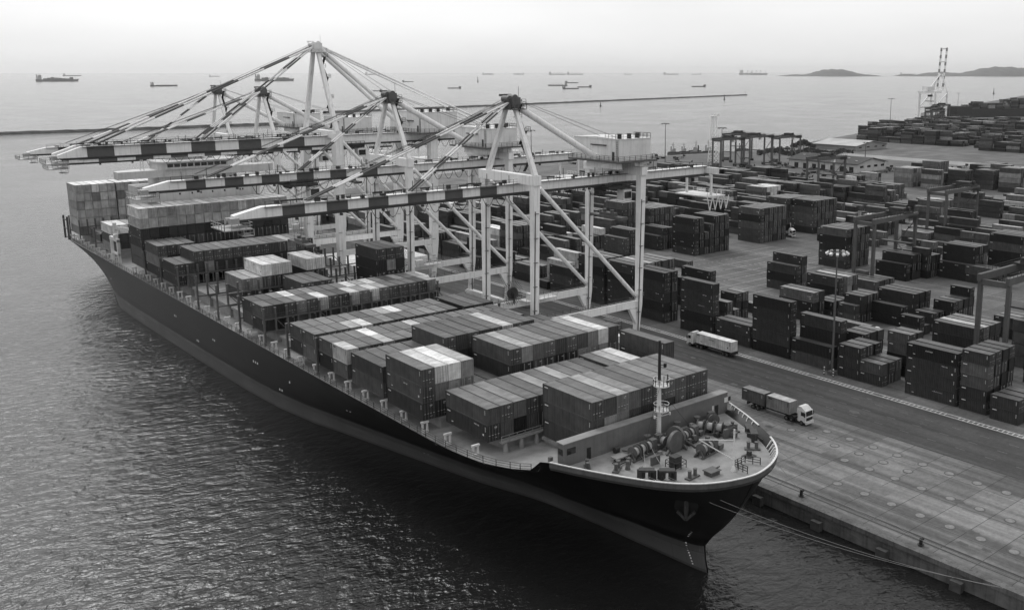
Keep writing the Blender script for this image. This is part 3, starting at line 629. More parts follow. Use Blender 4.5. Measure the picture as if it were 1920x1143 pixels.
def cont_mesh(L, t, H, style):
    key = (L, t, H, style)
    if key in CM: return CM[key]
    b = MB(); n = int(L/.42); dp = .07
    # corrugated long sides and near/far end, as folded strips
    def strip(p0, du, ln, nrm, z0, z1):
        k = max(3, int(ln/.42)); st = ln/k; pr = []
        for i in range(k): pr += [(i*st,0),(i*st+st*.3,0),(i*st+st*.5,-dp),(i*st+st*.8,-dp)]
        pr.append((ln,0)); vs = []
        for a, d in pr:
            q = V(p0)+V(du)*a+V(nrm)*d; vs += [(q.x,q.y,z0),(q.x,q.y,z1)]
        b.add(vs, [(2*i,2*i+2,2*i+3,2*i+1) for i in range(len(pr)-1)], 0)
    if style == 'reefer':
        b.box(.02,W-.02,.04,L-.02,.14,H-.06,0)
    else:
        strip((.05,L-.12,0),(0,-1,0),L-.24,(-1,0,0),.14,H-.1); strip((W-.05,.12,0),(0,1,0),L-.24,(1,0,0),.14,H-.1)
        strip((.12,.06,0),(1,0,0),W-.24,(0,-1,0),.14,H-.1); strip((W-.12,L-.05,0),(-1,0,0),W-.24,(0,1,0),.14,H-.1)
    # roof, ribbed
    k = int(L/.3); pr = []
    for i in range(k): pr += [(i*L/k,H-.035),(i*L/k+L/k*.35,H-.035),(i*L/k+L/k*.5,H-.015),(i*L/k+L/k*.85,H-.015)]
    pr.append((L,H-.035)); vs = []
    for y, z in pr: vs += [(.04,y,z),(W-.04,y,z)]
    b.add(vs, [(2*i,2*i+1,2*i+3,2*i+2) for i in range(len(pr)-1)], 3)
    for x in (0,W-.12):
        for y in (0,L-.14): b.box(x,x+.12,y,y+.14,0,H,0)
        b.box(x,x+.12,.14,L-.14,H-.11,H-.004,0); b.box(x,x+.12,.14,L-.14,0,.15,0)
    for y in (0,L-.1): b.box(.12,W-.12,y,y+.1,H-.13,H-.006,0); b.box(.12,W-.12,y,y+.1,0,.16,0)
    # stencilled marks
    mx = 1 if t in 'kdmg' else 2
    for k in range(5): b.box(-.012,-.002,.45,.62,H-.45-k*.16,H-.36-k*.16,mx)
    b.box(-.012,-.002,L-1.4,L-.5,H-.55,H-.36,mx)
    if style[:4] == 'logo':
        v = int(style[4:] or 0); q = random.Random(v*13+4); y = L*(.62,.3,.45,.18,.5)[v]; hh = (.11,.09,.08,.12,.1)[v]; zz = H*(.62,.76,.7,.5,.72)[v]
        for k in range((9,7,12,8,6)[v]):   # worn stencil marks, past reading
            ww = q.uniform(.06,.16); b.box(-.012,-.002,y-ww,y,zz+q.uniform(0,.08),zz+H*hh*q.uniform(.5,1),mx); y -= ww+q.uniform(.05,.12)
        b.box(-.012,-.002,L*.08,L*.08+.35,H*.3,H*.42,mx).box(-.012,-.002,L*.82,L*.82+.5,H*.22,H*.27,mx)
    if style == 'reefer':
        b.box(.25,W-.25,-.02,.03,.25,H*.5,0); b.box(.45,1.15,-.05,-.021,.5,1.2,2); b.box(1.3,W-.4,-.05,-.021,H*.52,H*.62,2); b.box(.3,W-.3,-.03,.03,H*.68,H-.25,0)
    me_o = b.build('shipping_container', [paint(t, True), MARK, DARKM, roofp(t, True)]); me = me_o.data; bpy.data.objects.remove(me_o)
    CM[key] = me; return me
DM = {}
def door_mesh(t, H):
    if (t,H) in DM: return DM[(t,H)]
    b = MB()
    for x0, x1 in ((.13,1.21),(1.23,2.31)):
        b.box(x0,x1,-.005,.07,.16,H-.13,0)
        for k in range(5): b.box(x0+.05,x1-.05,-.03,-.0051,.3+k*(H-.6)/5,.3+k*(H-.6)/5+(H-.6)/5*.55,0)
        for x in (x0+.25,x1-.25):
            b.tube((x,-.07,.1),(x,-.07,H-.08),.03,5,2)
            b.box(x-.12,x+.12,-.075,-.03,1.0,1.08,1)
    b.box(1.35,1.8,-.04,-.031,H-.55,H-.42,1); b.box(1.35,1.65,-.04,-.031,H-.75,H-.66,1); b.box(1.35,1.75,-.04,-.031,.5,.56,1)
    o = b.build('door', [paint(t, True), MARK, mat('lock_rod', .14, .5, .1)]); me = o.data; bpy.data.objects.remove(o); DM[(t,H)] = me; return me
ITEMS = []
def put(x, y, z, L, t, H, where, tier, row, style='dry', rank=None):
    ITEMS.append(dict(x=x,y=y,z=z,L=L,t=t,H=H,where=where,tier=tier,row=row,style=style,top=False))
rb = random.Random(11)
def tone(weights='kkdddddmmmmmmgggl'): return rb.choice(weights)
def bay(where, Y, base, X0, tiers, tops='', L=12.19, H=2.9, pitch=2.54, fr=None, weights='kkddddmmmmgg', row0=0):
    for i, n in enumerate(tiers):
        n = int(n)
        for k in range(n):
            t = tops[i] if k == n-1 and i < len(tops) else (fr[k][i] if fr and k < len(fr) and i < len(fr[k]) else tone(weights))
            put(X0+i*pitch, Y, base+k*H, L, t, H, where, k, row0+i)
SHIPB = []
def pair(where, Y, base, X0, tiers, topA, topB, H=2.9, **kw):
    bay(where+', near half', Y, base, X0, tiers, topA, 6.06, H, **kw); bay(where+', far half', Y+6.13, base, X0, tiers, topB, 6.06, H, **kw)
B = lambda k: k+' bay from bow'
bay(B('first'), 103.9, 13.0, 85.9, '3333333333', 'mmlgmmggmm', pitch=2.5, fr=['mdmdmdmdmd','mllmdmdmdm'])
bay(B('second'), 118.5, 13.4, 76.9, '22222222222', 'mggmmlmlmmm', H=2.72, fr=['dmkmdmdkdmd'])
bay(B('second'), 118.5, 13.4, 105.0, '222', 'mlw', row0=11); bay(B('second'), 118.5, 13.4, 115.0, '3', 'm', row0=15)
bay(B('third'), 133.5, 13.4, 74.2, '3333111', 'mwwldmd', fr=['ddkkdmd','mllldmd','dlll'])
bay(B('third'), 133.5, 13.4, 91.8, '3333333333', 'mlggmgglwm', fr=['dddddddddd','ddmdkdlllm'], row0=7)
bay(B('fourth'), 147.7, 13.4, 74.5, '22222333', 'mgggdgmg', fr=['mkdmddkkd','ddkkddddk'])
bay(B('fourth'), 147.7, 13.4, 94.9, '333332222', 'mmwggmgmd', row0=8)
pair(B('fifth'), 161.7, 13.4, 74.5, '2222222222222222', 'wgmlgmdmgmmgmdmm', 'gmgwgmmlmmdgmgmd')
pair(B('sixth'), 175.7, 13.4, 74.5, '2222222222222', 'mmglwmgdmmgmd', 'mmgmmdglwmmmg')
bay(B('sixth'), 175.7, 13.4, 109.0, '222', 'dmd', row0=13)
pair(B('eighth'), 202.4, 14.05, 74.5, '22222222222222222', 'mdmlmwmdwlwlgmgdl', 'ddgwmlmmgwlwgdlml', fr=['dkdmdkdmdmdmdmdmd'])
bay(B('ninth'), 218, 14.3, 90.3, '222', 'mmm'); bay(B('ninth'), 218, 14.3, 110.2, '444', 'ddm', fr=['ddd','kdk','klk'], row0=14)
bay(B('tenth'), 232, 14.3, 81.0, '22', 'll', row0=2); bay(B('tenth'), 232, 14.3, 86.1, '333', 'www', row0=4); bay(B('tenth'), 232, 14.3, 97.5, '33', 'ww', row0=9)
bay(B('twelfth'), 261.5, 14.3, 74.4, '221111', 'dm', fr=['dlmdmd']); bay(B('twelfth'), 261.5, 14.3, 79.3, '3333333333333', 'mmmgmmmmmmlmd', fr=['dddddddddddd','dldddlddkddmd'], row0=2)
bay(B('thirteenth'), 276.5, 14.3, 74.4, '333322222222222', 'mmgmdmdddmdmdmd', fr=['ddmd','ldmd'])
bay(B('fourteenth'), 291.5, 14.3, 74.4, '66666666666666666', 'wppppwpppppwppppp', fr=['dddddddddddddddddd','dkdddmddddddddddd','ddkdddmddkddddddk','ddkddddkddddddkdd','ppppplppppppplppp'])
bay('bay just aft of deckhouse', 330, 13.4, 75.6, '333322', 'wwllgg', fr=['ldmdmd','gdmdmd'], weights='dmg')
bay('short bay before stern', 348.5, 14.3, 76.5, '11111111', 'dmdmdmdm')
bay('tall stern block', 368.3, 14.2, 74.6, '66666', 'ppwpp', weights='ppppl'); bay('tall stern block', 368.3, 14.2, 87.6, '666666666666', 'ppwppppwpppp', weights='ppppl', row0=5)
NSHIP = len(ITEMS)
# ---- yard
def stack(where, X0, Y0, L, tiers, tones='', H=None, pitch=2.86, weights='kkdddddmmmmmgg', style=None, solid=None):
    H = H or (2.9 if L == 40 else 2.6); LL = 12.19 if L == 40 else 6.06; ti = 0
    for i, n in enumerate(tiers):
        n = int(n)
        for k in range(n):
            t = tones[n-1-k] if i == 0 and n-1-k < len(tones) else (solid or tone(weights))
            put(X0+i*pitch, Y0+(0.05*((i*7+k*3) % 5)-.1), k*H, LL, t, H, where, k, i, style or 'dry')
Y1 = 'stack '
stack('nearest low stack by the road', 180.3, 83.6, 20, '222', 'dd')
stack('five-high short stack with pale middle', 181.1, 90.9, 20, '5555', 'dgmdd')
stack('four-high dark stack by the road', 181.1, 97.8, 40, '44', 'kddd', weights='dddm'); stack('four-high dark stack by the road', 187.3, 102.5, 20, '4', 'm')
stack('low short stack past the gap', 180.3, 115.5, 20, '222', 'md')
stack('three-high stack behind mast', 180.2, 121.3, 20, '333', 'ddd')
stack('tall pair behind low stack', 190.6, 114.9, 20, '44', 'mmkk')
stack('low dark pair before mast', 181.3, 129.9, 40, '2', 'km'); stack('four-high wall behind dark pair', 184.6, 129.9, 40, '4', 'dkdd')
stack('short boxes under four-high wall', 190.8, 127.5, 20, '333', 'dkd', weights='dmmg')
stack('five-high wall beside white lorry', 181.5, 142.7, 40, '5', 'kdddk')
stack('low pair behind the white lorry', 181.6, 155.5, 40, '22', 'dd', weights='dm')
stack('five-high dark wall by lorry cab', 181.8, 169.0, 40, '5', 'dddkd'); stack('small boxes behind dark wall', 190.2, 171.5, 20, '32', 'mm')
stack('three-high stack behind dark wall', 199.9, 176.8, 20, '33', 'ddk')
stack('five-high stack near the crane leg', 182.2, 188.0, 40, '55', 'kddkd', weights='kddd')
stack('five-high stack behind crane leg', 182.9, 201.5, 40, '555555', 'dkddd', weights='llgm')
stack('second stack behind crane leg', 183.0, 215.2, 40, '5554', 'dkddd')
stack('loner row past the crane leg', 200.6, 190.4, 40, '34', 'dm')
stack('tall row before white reefers', 183.5, 231, 40, '3222', 'dmd')
stack('white reefers by crane legs', 189.0, 239.6, 40, '34', 'www', solid='w', style='reefer'); stack('small boxes under reefers', 183, 244, 20, '11', 'kg')
stack('two-high stack by the cable reel', 185, 253.3, 40, '22', 'gd'); stack('dark pair beyond cable reel', 185, 268, 40, '322', 'dd')
stack('three-high stack in second yard', 214.1, 160.5, 40, '33', 'gkd', weights='ddm')
stack('small two-high stack in second yard', 221.3, 159, 20, '222', 'kd'); stack('grey pair in second yard', 222.2, 151.7, 20, '22', 'mm', weights='kdd')
stack('short boxes over grey pair', 224.2, 151.2, 20, '333', 'dd', weights='ddm')
stack('black wall in second yard', 229.0, 140.8, 40, '2', 'kk'); stack('row over black wall', 234.3, 140.8, 40, '333', 'ddk', weights='ddm')
stack('stepped stack with dark end', 224.0, 132.6, 20, '21', 'kd'); stack('three-high stack by gantry leg', 212.8, 110.1, 40, '3333', 'ddk', weights='mmgl')
stack('dark row near the gantry', 237.0, 130.5, 20, '3333', 'kd'); stack('lone black box on row', 246.0, 130.6, 20, '4', 'kkk'); stack('low row near the gantry', 231, 132.6, 20, '22', 'dm')
stack('stack past the gantry legs', 240, 108, 40, '222', 'dk'); stack('four-high stack by gantry foot', 218, 92, 40, '4432', 'mmm', weights='mmg'); stack('low dark box by gantry foot', 208, 84, 40, '22', 'kd')
stack('three-high stack by open crossing', 235.7, 167.4, 40, '3', 'dkm'); stack('pale pair behind the mast', 239.5, 167.0, 40, '33', 'll', weights='ddm'); stack('black wall at open crossing', 240, 187, 40, '34', 'dkm')
stack('single box behind the mast', 265.8, 181.2, 20, '11', 'd'); stack('flat row behind the mast', 262, 172, 40, '1111', 'mm', weights='ddm')
stack('five-high block behind light ring', 283.5, 198.8, 40, '55555', 'mkkmd', weights='ddkm')
stack('low black stack past light ring', 281.7, 173.1, 40, '2', 'kk'); stack('three-high black stack past light ring', 285.3, 173, 40, '33', 'kkd', weights='kdd')
stack('narrow four-high stack', 291, 170.9, 20, '433', 'dddk', weights='dmd'); stack('black four-high wall', 300.1, 158.5, 40, '4', 'kkkk'); stack('pair over black wall', 303, 158.5, 40, '44', 'dk'); stack('low black wall', 297.2, 158.0, 40, '2', 'kk')
stack('grey pair beyond lane', 297, 148, 40, '22', 'md', weights='lmd'); stack('tall wall at frame edge', 316, 150, 40, '5555', 'kmkkd', weights='kdm')
stack('five-high grey stack', 300.6, 253.7, 40, '555555', 'mkmmm', weights='mmmd'); stack('tall pale block', 336.5, 253.9, 40, '555555', 'kmmmd', weights='mmgd'); stack('tall pale block, second bay', 334.4, 267, 40, '55555', 'mmmmd', weights='mmg')
stack('tall dark stack on crossing', 260.6, 252.5, 40, '5534555', 'kdkkd', weights='kdd'); stack('two-high stack on crossing', 272.8, 276.3, 40, '2', 'km'); stack('two-high stack on crossing', 258, 270, 40, '233', 'dd')
put(240.5, 236, 0, 12.19, 'm', 2.9, 'open crossing', 0, 0, 'logo')
stack('pale five-high block', 266.5, 283.8, 40, '55555', 'dmdmd', weights='mmdg'); stack('six-high pale block', 255.8, 288.6, 40, '666', 'mdmmmd', weights='mmmg'); stack('pale stack by the crane', 233, 262, 40, '344', 'mmd', weights='mmd')
stack('long boxes at open crossing', 205.5, 183, 40, '1', 'd'); stack('long boxes at open crossing', 210, 174, 40, '1', 'm')
NEAR = len(ITEMS)
# far yard, by the row: deterministic scatter
occ = [(d['x'], d['y'], d['L']) for d in ITEMS[NSHIP:]]
SHORE = [(120,428),(250,540),(455,623),(560,584),(665,567),(718,561),(795,604),(918,642),(1014,678),(1116,698),(1250,760),(1480,900)]
def free(x, y, L): return y+L < lerpt(SHORE, x)-9 and not any(abs(x-a) < 2.5 and y < b+c+.4 and b < y+L+.4 for a, b, c in occ)
def field(x0, x1, y0, y1, occp, hi, weights, mn=1):
    x = x0
    while x < x1:
        blockn = 6
        y = y0
        while y < y1:
            L = 12.19; base = rb.choice([mn, hi//2+1, hi, hi-1, hi//2]) if rb.random() < occp else 0
            sol = rb.choice(weights)
            for i in range(blockn):
                n = max(0, min(hi, base + rb.choice((-2,-1,0,0,0,1)))) if base else 0
                if rb.random() < .08: n = 0
                if n and free(x+i*2.86, y, L):
                    twin = rb.random() < .25
                    for k in range(n):
                        for yy, LL in (((y,6.06),(y+6.13,6.06)) if twin else ((y,12.19),)):
                            put(x+i*2.86, yy, k*2.75, LL, sol if rb.random() < .45 else tone(weights), 2.75, '', k, i)
            y += 13.0
        x += 25.5
WT = 'kkddddddmmmmmmgggglw'
field(181, 206, 281, 420, .85, 4, WT); field(212, 300, 275, 400, .8, 4, WT); field(311, 330, 270, 400, .8, 4, WT)
field(330, 470, 281, 420, .85, 4, WT); field(362, 440, 243, 281, .85, 3, WT); field(321, 470, 165, 235, .7, 4, WT); field(340, 420, 110, 160, .5, 5, WT)
field(300, 470, 425, 470, .5, 3, WT); field(440, 530, 130, 235, .7, 4, WT)
FARK = NEAR
for (x, y, n, s) in ((520,320,'44444','l'),(523,303,'44','l'),(536,306,'333','d'),(545,316,'5555','g'),(562,288,'44444','d'),(540,262,'5555','l'),(575,300,'44444','d'),(590,270,'555','d'),(555,330,'4444','d'),(533,291,'444','d'),(545,280,'4444','m'),(548,262,'333','k'),(556,276,'55','d'),(572,282,'4444','d'),(590,300,'4444','m'),(505,335,'33','l')):
    for i, c in enumerate(n):
        for k in range(int(c)): put(x+i*2.86, y, k*2.9, 12.19, s if rb.random() < .75 else tone('dmg'), 2.9, '', k, i)
WF = 'kkdddddmmmmggl'
field(838, 990, 440, 575, .9, 5, WF, 3); field(905, 1130, 578, 650, .9, 5, WF, 4); field(1060, 1230, 655, 740, .9, 4, WF, 3); field(815, 1250, 345, 436, .8, 5, WF, 3); field(995, 1230, 440, 570, .9, 6, WF, 4)
# ---- who is seen: rays through the camera, on boxes only
vs, fs = [], []
for d in ITEMS:
    x, y, z, L, h = d['x'], d['y'], d['z'], d['L'], d['H']; o = len(vs)
    vs += [(x,y,z),(x+W,y,z),(x+W,y+L,z),(x,y+L,z),(x,y,z+h),(x+W,y,z+h),(x+W,y+L,z+h),(x,y+L,z+h)]
    fs += [tuple(o+i for i in q) for q in ((0,3,2,1),(4,5,6,7),(0,1,5,4),(1,2,6,5),(2,3,7,6),(3,0,4,7))]
bvh = BVHTree.FromPolygons(vs, fs); hits = [0]*len(ITEMS)
for j in range(200):
    for i in range(400):
        h = bvh.ray_cast(_c, ray(i*4.8+2.4, j*5.7+2.8))
        if h[2] is not None: hits[h[2]//6] += 1
cells = {(round(d['x'],1),round(d['y']),round(d['z'],1)): 1 for d in ITEMS}
order = sorted(range(len(ITEMS)), key=lambda i: -hits[i])
named = [i for i in order if hits[i] > 0 and ITEMS[i]['where']][:300]
SZ = {12.19:'long', 6.06:'short'}; HT = ['bottom','second','third','fourth','fifth','sixth']
used = {}
sel = set(named)
def over(d, dx, dy, dz):
    return any(abs(e['x']-d['x']-dx) < 1.6 and e['y'] < d['y']+d['L']+dy and d['y']+dy < e['y']+e['L'] and abs(e['z']-d['z']-dz) < 1.2 for e in near_of(d))
GRID = {}
for i, d in enumerate(ITEMS): GRID.setdefault((int(d['x']//16), int(d['y']//16)), []).append(d)
def near_of(d):
    a, c = int(d['x']//16), int(d['y']//16)
    return [e for p in (-1,0,1) for q in (-1,0,1) for e in GRID.get((a+p,c+q), []) if e is not d]
for i in named:
    d = ITEMS[i]; ship_ = i < NSHIP
    st = d['style']
    rk = rb.random()
    o = bpy.data.objects.new('shipping_container', cont_mesh(d['L'], d['t'], d['H'], st)); col.objects.link(o); o.location = (d['x'],d['y'],d['z'])
    if ship_: lab = '%s container, %s tier, %s row from water side, %s' % (TONES[d['t']][1], HT[d['tier']], ORD[d['row']], d['where'])
    else: lab = '%s container, %s tier, %s row from road, %s' % (TONES[d['t']][1], HT[d['tier']], ORD[d['row']], d['where'])
    if d['where'] == 'open crossing': lab = 'lone grey container with worn lettering on the open yard crossing'
    if lab in used: lab = 'further '+lab
    used[lab] = 1
    tag(o, lab, 'container', 'containers stacked on the ship' if ship_ else 'containers stacked in the yard')
    if st == 'dry' and d['L'] > 7 and rb.random() < .22: o.data = cont_mesh(d['L'], d['t'], d['H'], 'logo%d' % rb.randrange(5))
    if st != 'reefer' and hits[i] > 8 and rk < (.75 if not ship_ or 200 < d['y'] else .45):
        c = bpy.data.objects.new('door', door_mesh(d['t'], d['H'])); col.objects.link(c); c.parent = o
def mass(name, idx, label):
    b = MB(); keys = list(TONES); MF = len(keys)
    for i in idx:
        d = ITEMS[i]; x, y, z, L, h, mi = d['x'], d['y'], d['z'], d['L'], d['H'], keys.index(d['t'])
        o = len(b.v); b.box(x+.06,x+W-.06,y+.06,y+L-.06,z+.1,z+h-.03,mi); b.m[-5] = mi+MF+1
        if y < 460:
            for xx in (x, x+W-.14):
                for yy in (y, y+L-.16): b.box(xx,xx+.14,yy,yy+.16,z,z+h,mi)
            b.box(x,x+.12,y+.16,y+L-.16,z+h-.13,z+h-.01,mi); b.box(x+.14,x+W-.14,y,y+.1,z+h-.14,z+h-.01,mi)
            if y < 330 and (i*7) % 3:
                b.box(x-.012+.06-.01,x+.055,y+.5,y+.7,z+h-1.2,z+h-.4,MF)
                b.box(x+1.35,x+1.8,y+.03,y+.055,z+h-.6,z+h-.45,MF); b.box(x+.5,x+.58,y+.02,y+.055,z+.2,z+h-.2,MF); b.box(x+1.8,x+1.88,y+.02,y+.055,z+.2,z+h-.2,MF)
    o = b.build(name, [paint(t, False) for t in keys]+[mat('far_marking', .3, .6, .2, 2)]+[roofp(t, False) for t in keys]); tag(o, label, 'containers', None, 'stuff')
def exposed(i):
    d = ITEMS[i]
    return hits[i] > 0 or not (over(d,0,0,d['H']) and over(d,-2.6,0,0) and over(d,0,-12.5,0))
rest = [i for i in range(len(ITEMS)) if i not in sel and exposed(i)]
mass('container_stacks', [i for i in rest if i >= NSHIP], 'mass of stacked grey and dark containers filling the yard behind')
mass('deck_containers', [i for i in rest if i < NSHIP], 'remaining containers packed between the other boxes on the ship')
print('ITEMS', len(ITEMS), 'named', len(named), 'rest', len(rest), 'minhit', hits[named[-1]])
# ================================================================ SHIP-TO-SHORE CRANES
def crane(Y0, label, kind=1, trolleyX=150, cab=True):
    big = kind == 2
    XS, XL = 124.0, 156.0
    HW = 9.8 if not big else 11.5
    YC = Y0+3.0
    ZB, HB = (43.25, 2.0) if not big else (48.5, 2.7)      # boom underside, depth
    TIP = 60.5 if not big else 52.0
    AP = 64.2 if not big else 78.0
    ZS = 13.4 if not big else 16.0
    REAR = 186.0 if not big else 192.0
    LT = ZB+3.5
    root = thing('quay_crane', label, 'crane', (XL, Y0, 0), 'gantry cranes on the quay')
    T = Matrix.Translation(-V(root.location))
    def C(b, name, mats=CRANE, parent=None):
        o = b.build(name, mats, parent or root)
        if parent is None: o.matrix_parent_inverse = T
        return o
    lw = 1.35 if not big else 2.1
    for s in (-1, 1):
        y = YC+s*HW
        for X in (XS, XL):
            dx = 1.2
            b = MB().beam((X-dx,y,3.6),(X,y,ZS),lw*.8,lw*.8,0,(0,1,0),lw,lw).beam((X,y,ZS),(X+dx*.6,y,LT),lw,lw,0,(0,1,0),lw*1.2,lw*1.35)
            b.box(X-dx-.9,X-dx+.9,y-1.6,y+1.6,2.4,3.7)
            if X == XL:
                b.add([(X-1.0,y-.5,ZS-1.2),(X-3.4,y-.5,ZS-1.0),(X-1.2,y-.5,ZS-5),(X-1.0,y+.5,ZS-1.2),(X-3.4,y+.5,ZS-1.0),(X-1.2,y+.5,ZS-5)],[(0,1,2),(5,4,3),(1,4,5,2),(0,3,4,1)])
            b.rail([(X+.9,y-.9,ZS+2),(X+.9,y-.9,ZS+2.1)],.8,.05,1)
            C(b, 'leg')
        C(MB().beam((XS+.3,y,ZS),(XL-.3,y,ZS),1.0,1.6), 'portal_beam')
        C(MB().tube((XS+2.0,y,LT-2.2),(XL-1.0,y,ZS+2.0),.5,12), 'diagonal_brace')
        b = MB().beam((XS+1,y,ZS+1.2),(XL-1.2,y,ZS+1.2),.7,.06); b.rail([(XS+1,y-.4,ZS+1.2),(XL-1.4,y-.4,ZS+1.2)],1.0,.035,2.2,2); C(b, 'walkway', STEEL)
    for X in (XS, XL):
        C(MB().beam((X-1.2,YC-HW-1,3.3),(X-1.2,YC+HW+1,3.3),1.5,1.7), 'sill_beam')
        for s in (-1, 1):
            b = MB(); yc = YC+s*(HW+.5)
            for k in range(-3, 4): b.tube((X-1.55,yc+k*1.05,.45),(X-.85,yc+k*1.05,.45),.42,12)
            b.beam((X-1.2,yc-3.5,1.1),(X-1.2,yc+3.5,1.1),.9,.7).beam((X-1.2,yc,1.2),(X-1.2,yc,2.6),1.2,1.2); C(b, 'wheel_bogie', STEEL)
        C(MB().beam((X+.6,YC-HW-1.4,LT-.4),(X+.6,YC+HW+1.4,LT-.4),1.8,2.1 if X == XS else 1.9), 'cross_girder')
    # boom (seaward, checkered) and girder (landward)
    ys = (0.0,) if not big else (-3.1, 3.1)
    bw2 = .95 if not big else .75
    for oy in ys:
        b = MB(); st = 4.42 if not big else 6.4
        x = XS-1.0; k = 0
        while x > TIP+6.5:
            xa = max(x-st, TIP+5.8)
            b.box(xa, x, Y0+oy-bw2, Y0+oy+bw2, ZB, ZB+HB, 1 if k % 2 == 1 else 0); x = xa; k += 1
        b.prismy([(TIP+5.8,ZB),(TIP+5.8,ZB+HB),(TIP+.4,ZB+.8),(TIP+.4,ZB)], Y0+oy-bw2*.9, Y0+oy+bw2*.9, 0)
        b.box(TIP+1, XS, Y0+oy-bw2-.75, Y0+oy+bw2+.75, ZB-.5, ZB-.004, 2); b.box(TIP+1, XS, Y0+oy-bw2-.9, Y0+oy-bw2-.76, ZB-.35, ZB-.1, 2)
        if big:
            x = XS-1; k = 0
            while x > TIP+7: b.box(max(x-4.4,TIP+6),x,Y0+oy-bw2-.45,Y0+oy-bw2-.01,ZB-1.3,ZB-.1,1 if k % 2 else 0); x -= 4.4; k += 1
        C(b, 'boom', [CRANE, BAND, STEEL])
        g = MB(); g.box(XS-.9, REAR, Y0+oy-bw2, Y0+oy+bw2, ZB, ZB+HB); g.box(XS-.9, REAR, Y0+oy-bw2-.75, Y0+oy+bw2+.75, ZB-.5, ZB-.004, 1); C(g, 'girder', [CRANE, STEEL])
        r = MB().rail([(TIP+6,Y0+oy-bw2-.7,ZB+HB-.05),(REAR,Y0+oy-bw2-.7,ZB+HB-.05)],1.1,.035,2.4,2); r.box(TIP+6,REAR,Y0+oy-bw2-.75,Y0+oy-bw2-.02,ZB+HB-.12,ZB+HB-.06)
        C(r, 'boom_railing', STEEL)
    b = MB(); q = random.Random(int(Y0)); x = TIP+9
    while x < REAR-4:      # fittings, junction boxes and lamps along the top
        yy = Y0+q.uniform(-1.2,1.2); k = q.random(); z = ZB+HB
        if k < .5: b.box(x,x+q.uniform(.3,1.1),yy,yy+q.uniform(.3,.8),z,z+q.uniform(.25,.9))
        elif k < .8: b.beam((x,yy,z),(x,yy,z+q.uniform(1.2,2.6)),.1,.1)
        else: b.beam((x,yy,z+.6),(x+2.2,yy,z+.6),.15,.35).beam((x+.2,yy,z),(x+.2,yy,z+.6),.1,.1).beam((x+2,yy,z),(x+2,yy,z+.6),.1,.1)
        x += q.uniform(.8,3.2)
    for x in range(int(TIP)+12, int(REAR)-6, 9): b.box(x,x+.5,Y0-bw2-1.3,Y0-bw2-.8,ZB-.9,ZB-.5)
    b.box(TIP+8,REAR-2,Y0+bw2+.1,Y0+bw2+.5,ZB+HB*.45,ZB+HB*.6)
    C(b, 'boom_fittings', STEEL)
    for X in (XS,XL):
        for s in (-1,1):
            b = MB(); y = YC+s*HW-.8; b.beam((X-.9,y,4),(X+.3,y,LT-1),.12,.3)
            for k in range(7): z = 6+k*5.5; f = (z-3.6)/(LT-3.6); b.box(X-1.2+1.9*f-.5,X-1.2+1.9*f+.5,y-.5,y,z,z+.08)
            C(b, 'cable_tray', GSTEEL)
    # tip platform, rear frame, hanging service platform
    t = MB().box(TIP-2.5,TIP+2.6,Y0-4.0,Y0+3.2,ZB-1.5,ZB-1.3).rail([(TIP-2.5,Y0-4,ZB-1.3),(TIP+2.6,Y0-4,ZB-1.3),(TIP+2.6,Y0+3.2,ZB-1.3),(TIP-2.5,Y0+3.2,ZB-1.3),(TIP-2.5,Y0-4,ZB-1.3)],1.1,.05,1.2,2)
    t.box(TIP-.6,TIP+.9,Y0-2.2,Y0-.6,ZB-.6,ZB+.5).tube((TIP-.6,Y0+.9,ZB-.2),(TIP+.9,Y0+.9,ZB-.2),.6,12).box(TIP+.6,TIP+2.4,Y0-4.9,Y0-1.5,ZB-2.6,ZB-2.45).rail([(TIP+.6,Y0-4.9,ZB-2.5),(TIP+2.4,Y0-4.9,ZB-2.5)],1.2,.05,1)
    C(t, 'tip_platform', mat('platform_grey', .28, .5, .15))
    t = MB().beam((REAR-.6,Y0-5.5,ZB+1),(REAR-.6,Y0+5.5,ZB+1),1.0,1.6).beam((REAR-2,Y0-4.5,ZB),(REAR-2,Y0-4.5,ZB-5.5),.5,.5).beam((REAR-2,Y0+4.5,ZB),(REAR-2,Y0+4.5,ZB-5.5),.5,.5)
    t.box(REAR-5,REAR+2,Y0-6,Y0+6,ZB-5.7,ZB-5.4).rail([(REAR-5,Y0-6,ZB-5.4),(REAR+2,Y0-6,ZB-5.4),(REAR+2,Y0+6,ZB-5.4)],1.1,.05,1.5,2)
    for k in range(4): t.beam((REAR-5+k*2.1,Y0-6,ZB-5.6),(REAR-4+k*2.1,Y0-6,ZB-9.2),.2,.2).beam((REAR-4+k*2.1,Y0-6,ZB-9.2),(REAR-3+k*2.1,Y0-6,ZB-5.6),.2,.2)
    C(t, 'service_platform', CRANE2)
    # mast frame, stays
    for s in (-1, 1):
        C(MB().beam((XS+.4,YC-1.2+s*(HW-.6),LT+.6),(XS-.6,Y0+s*1.4,AP-1.6),1.25 if big else 1.05,1.25 if big else 1.05,0,(0,1,0),1.0 if big else .8,1.0 if big else .8), 'mast_leg')
    hd = MB().box(XS-1.7,XS+.6,Y0-1.5,Y0-1.1,AP-2.2,AP-.2).box(XS-1.7,XS+.6,Y0+1.1,Y0+1.5,AP-2.2,AP-.2).box(XS-1.2,XS+.3,Y0-2.2,Y0+2.2,AP-2.2,AP-1.4).box(XS-2.8,XS+1.6,Y0-3.0,Y0+3.2,AP-2.5,AP-2.3)
    hd.tube((XS-1.6,Y0-1.2,AP-.2),(XS-1.6,Y0+1.2,AP-.2),.75,14).tube((XS-.1,Y0-1.2,AP),(XS-.1,Y0+1.2,AP),.8,14)
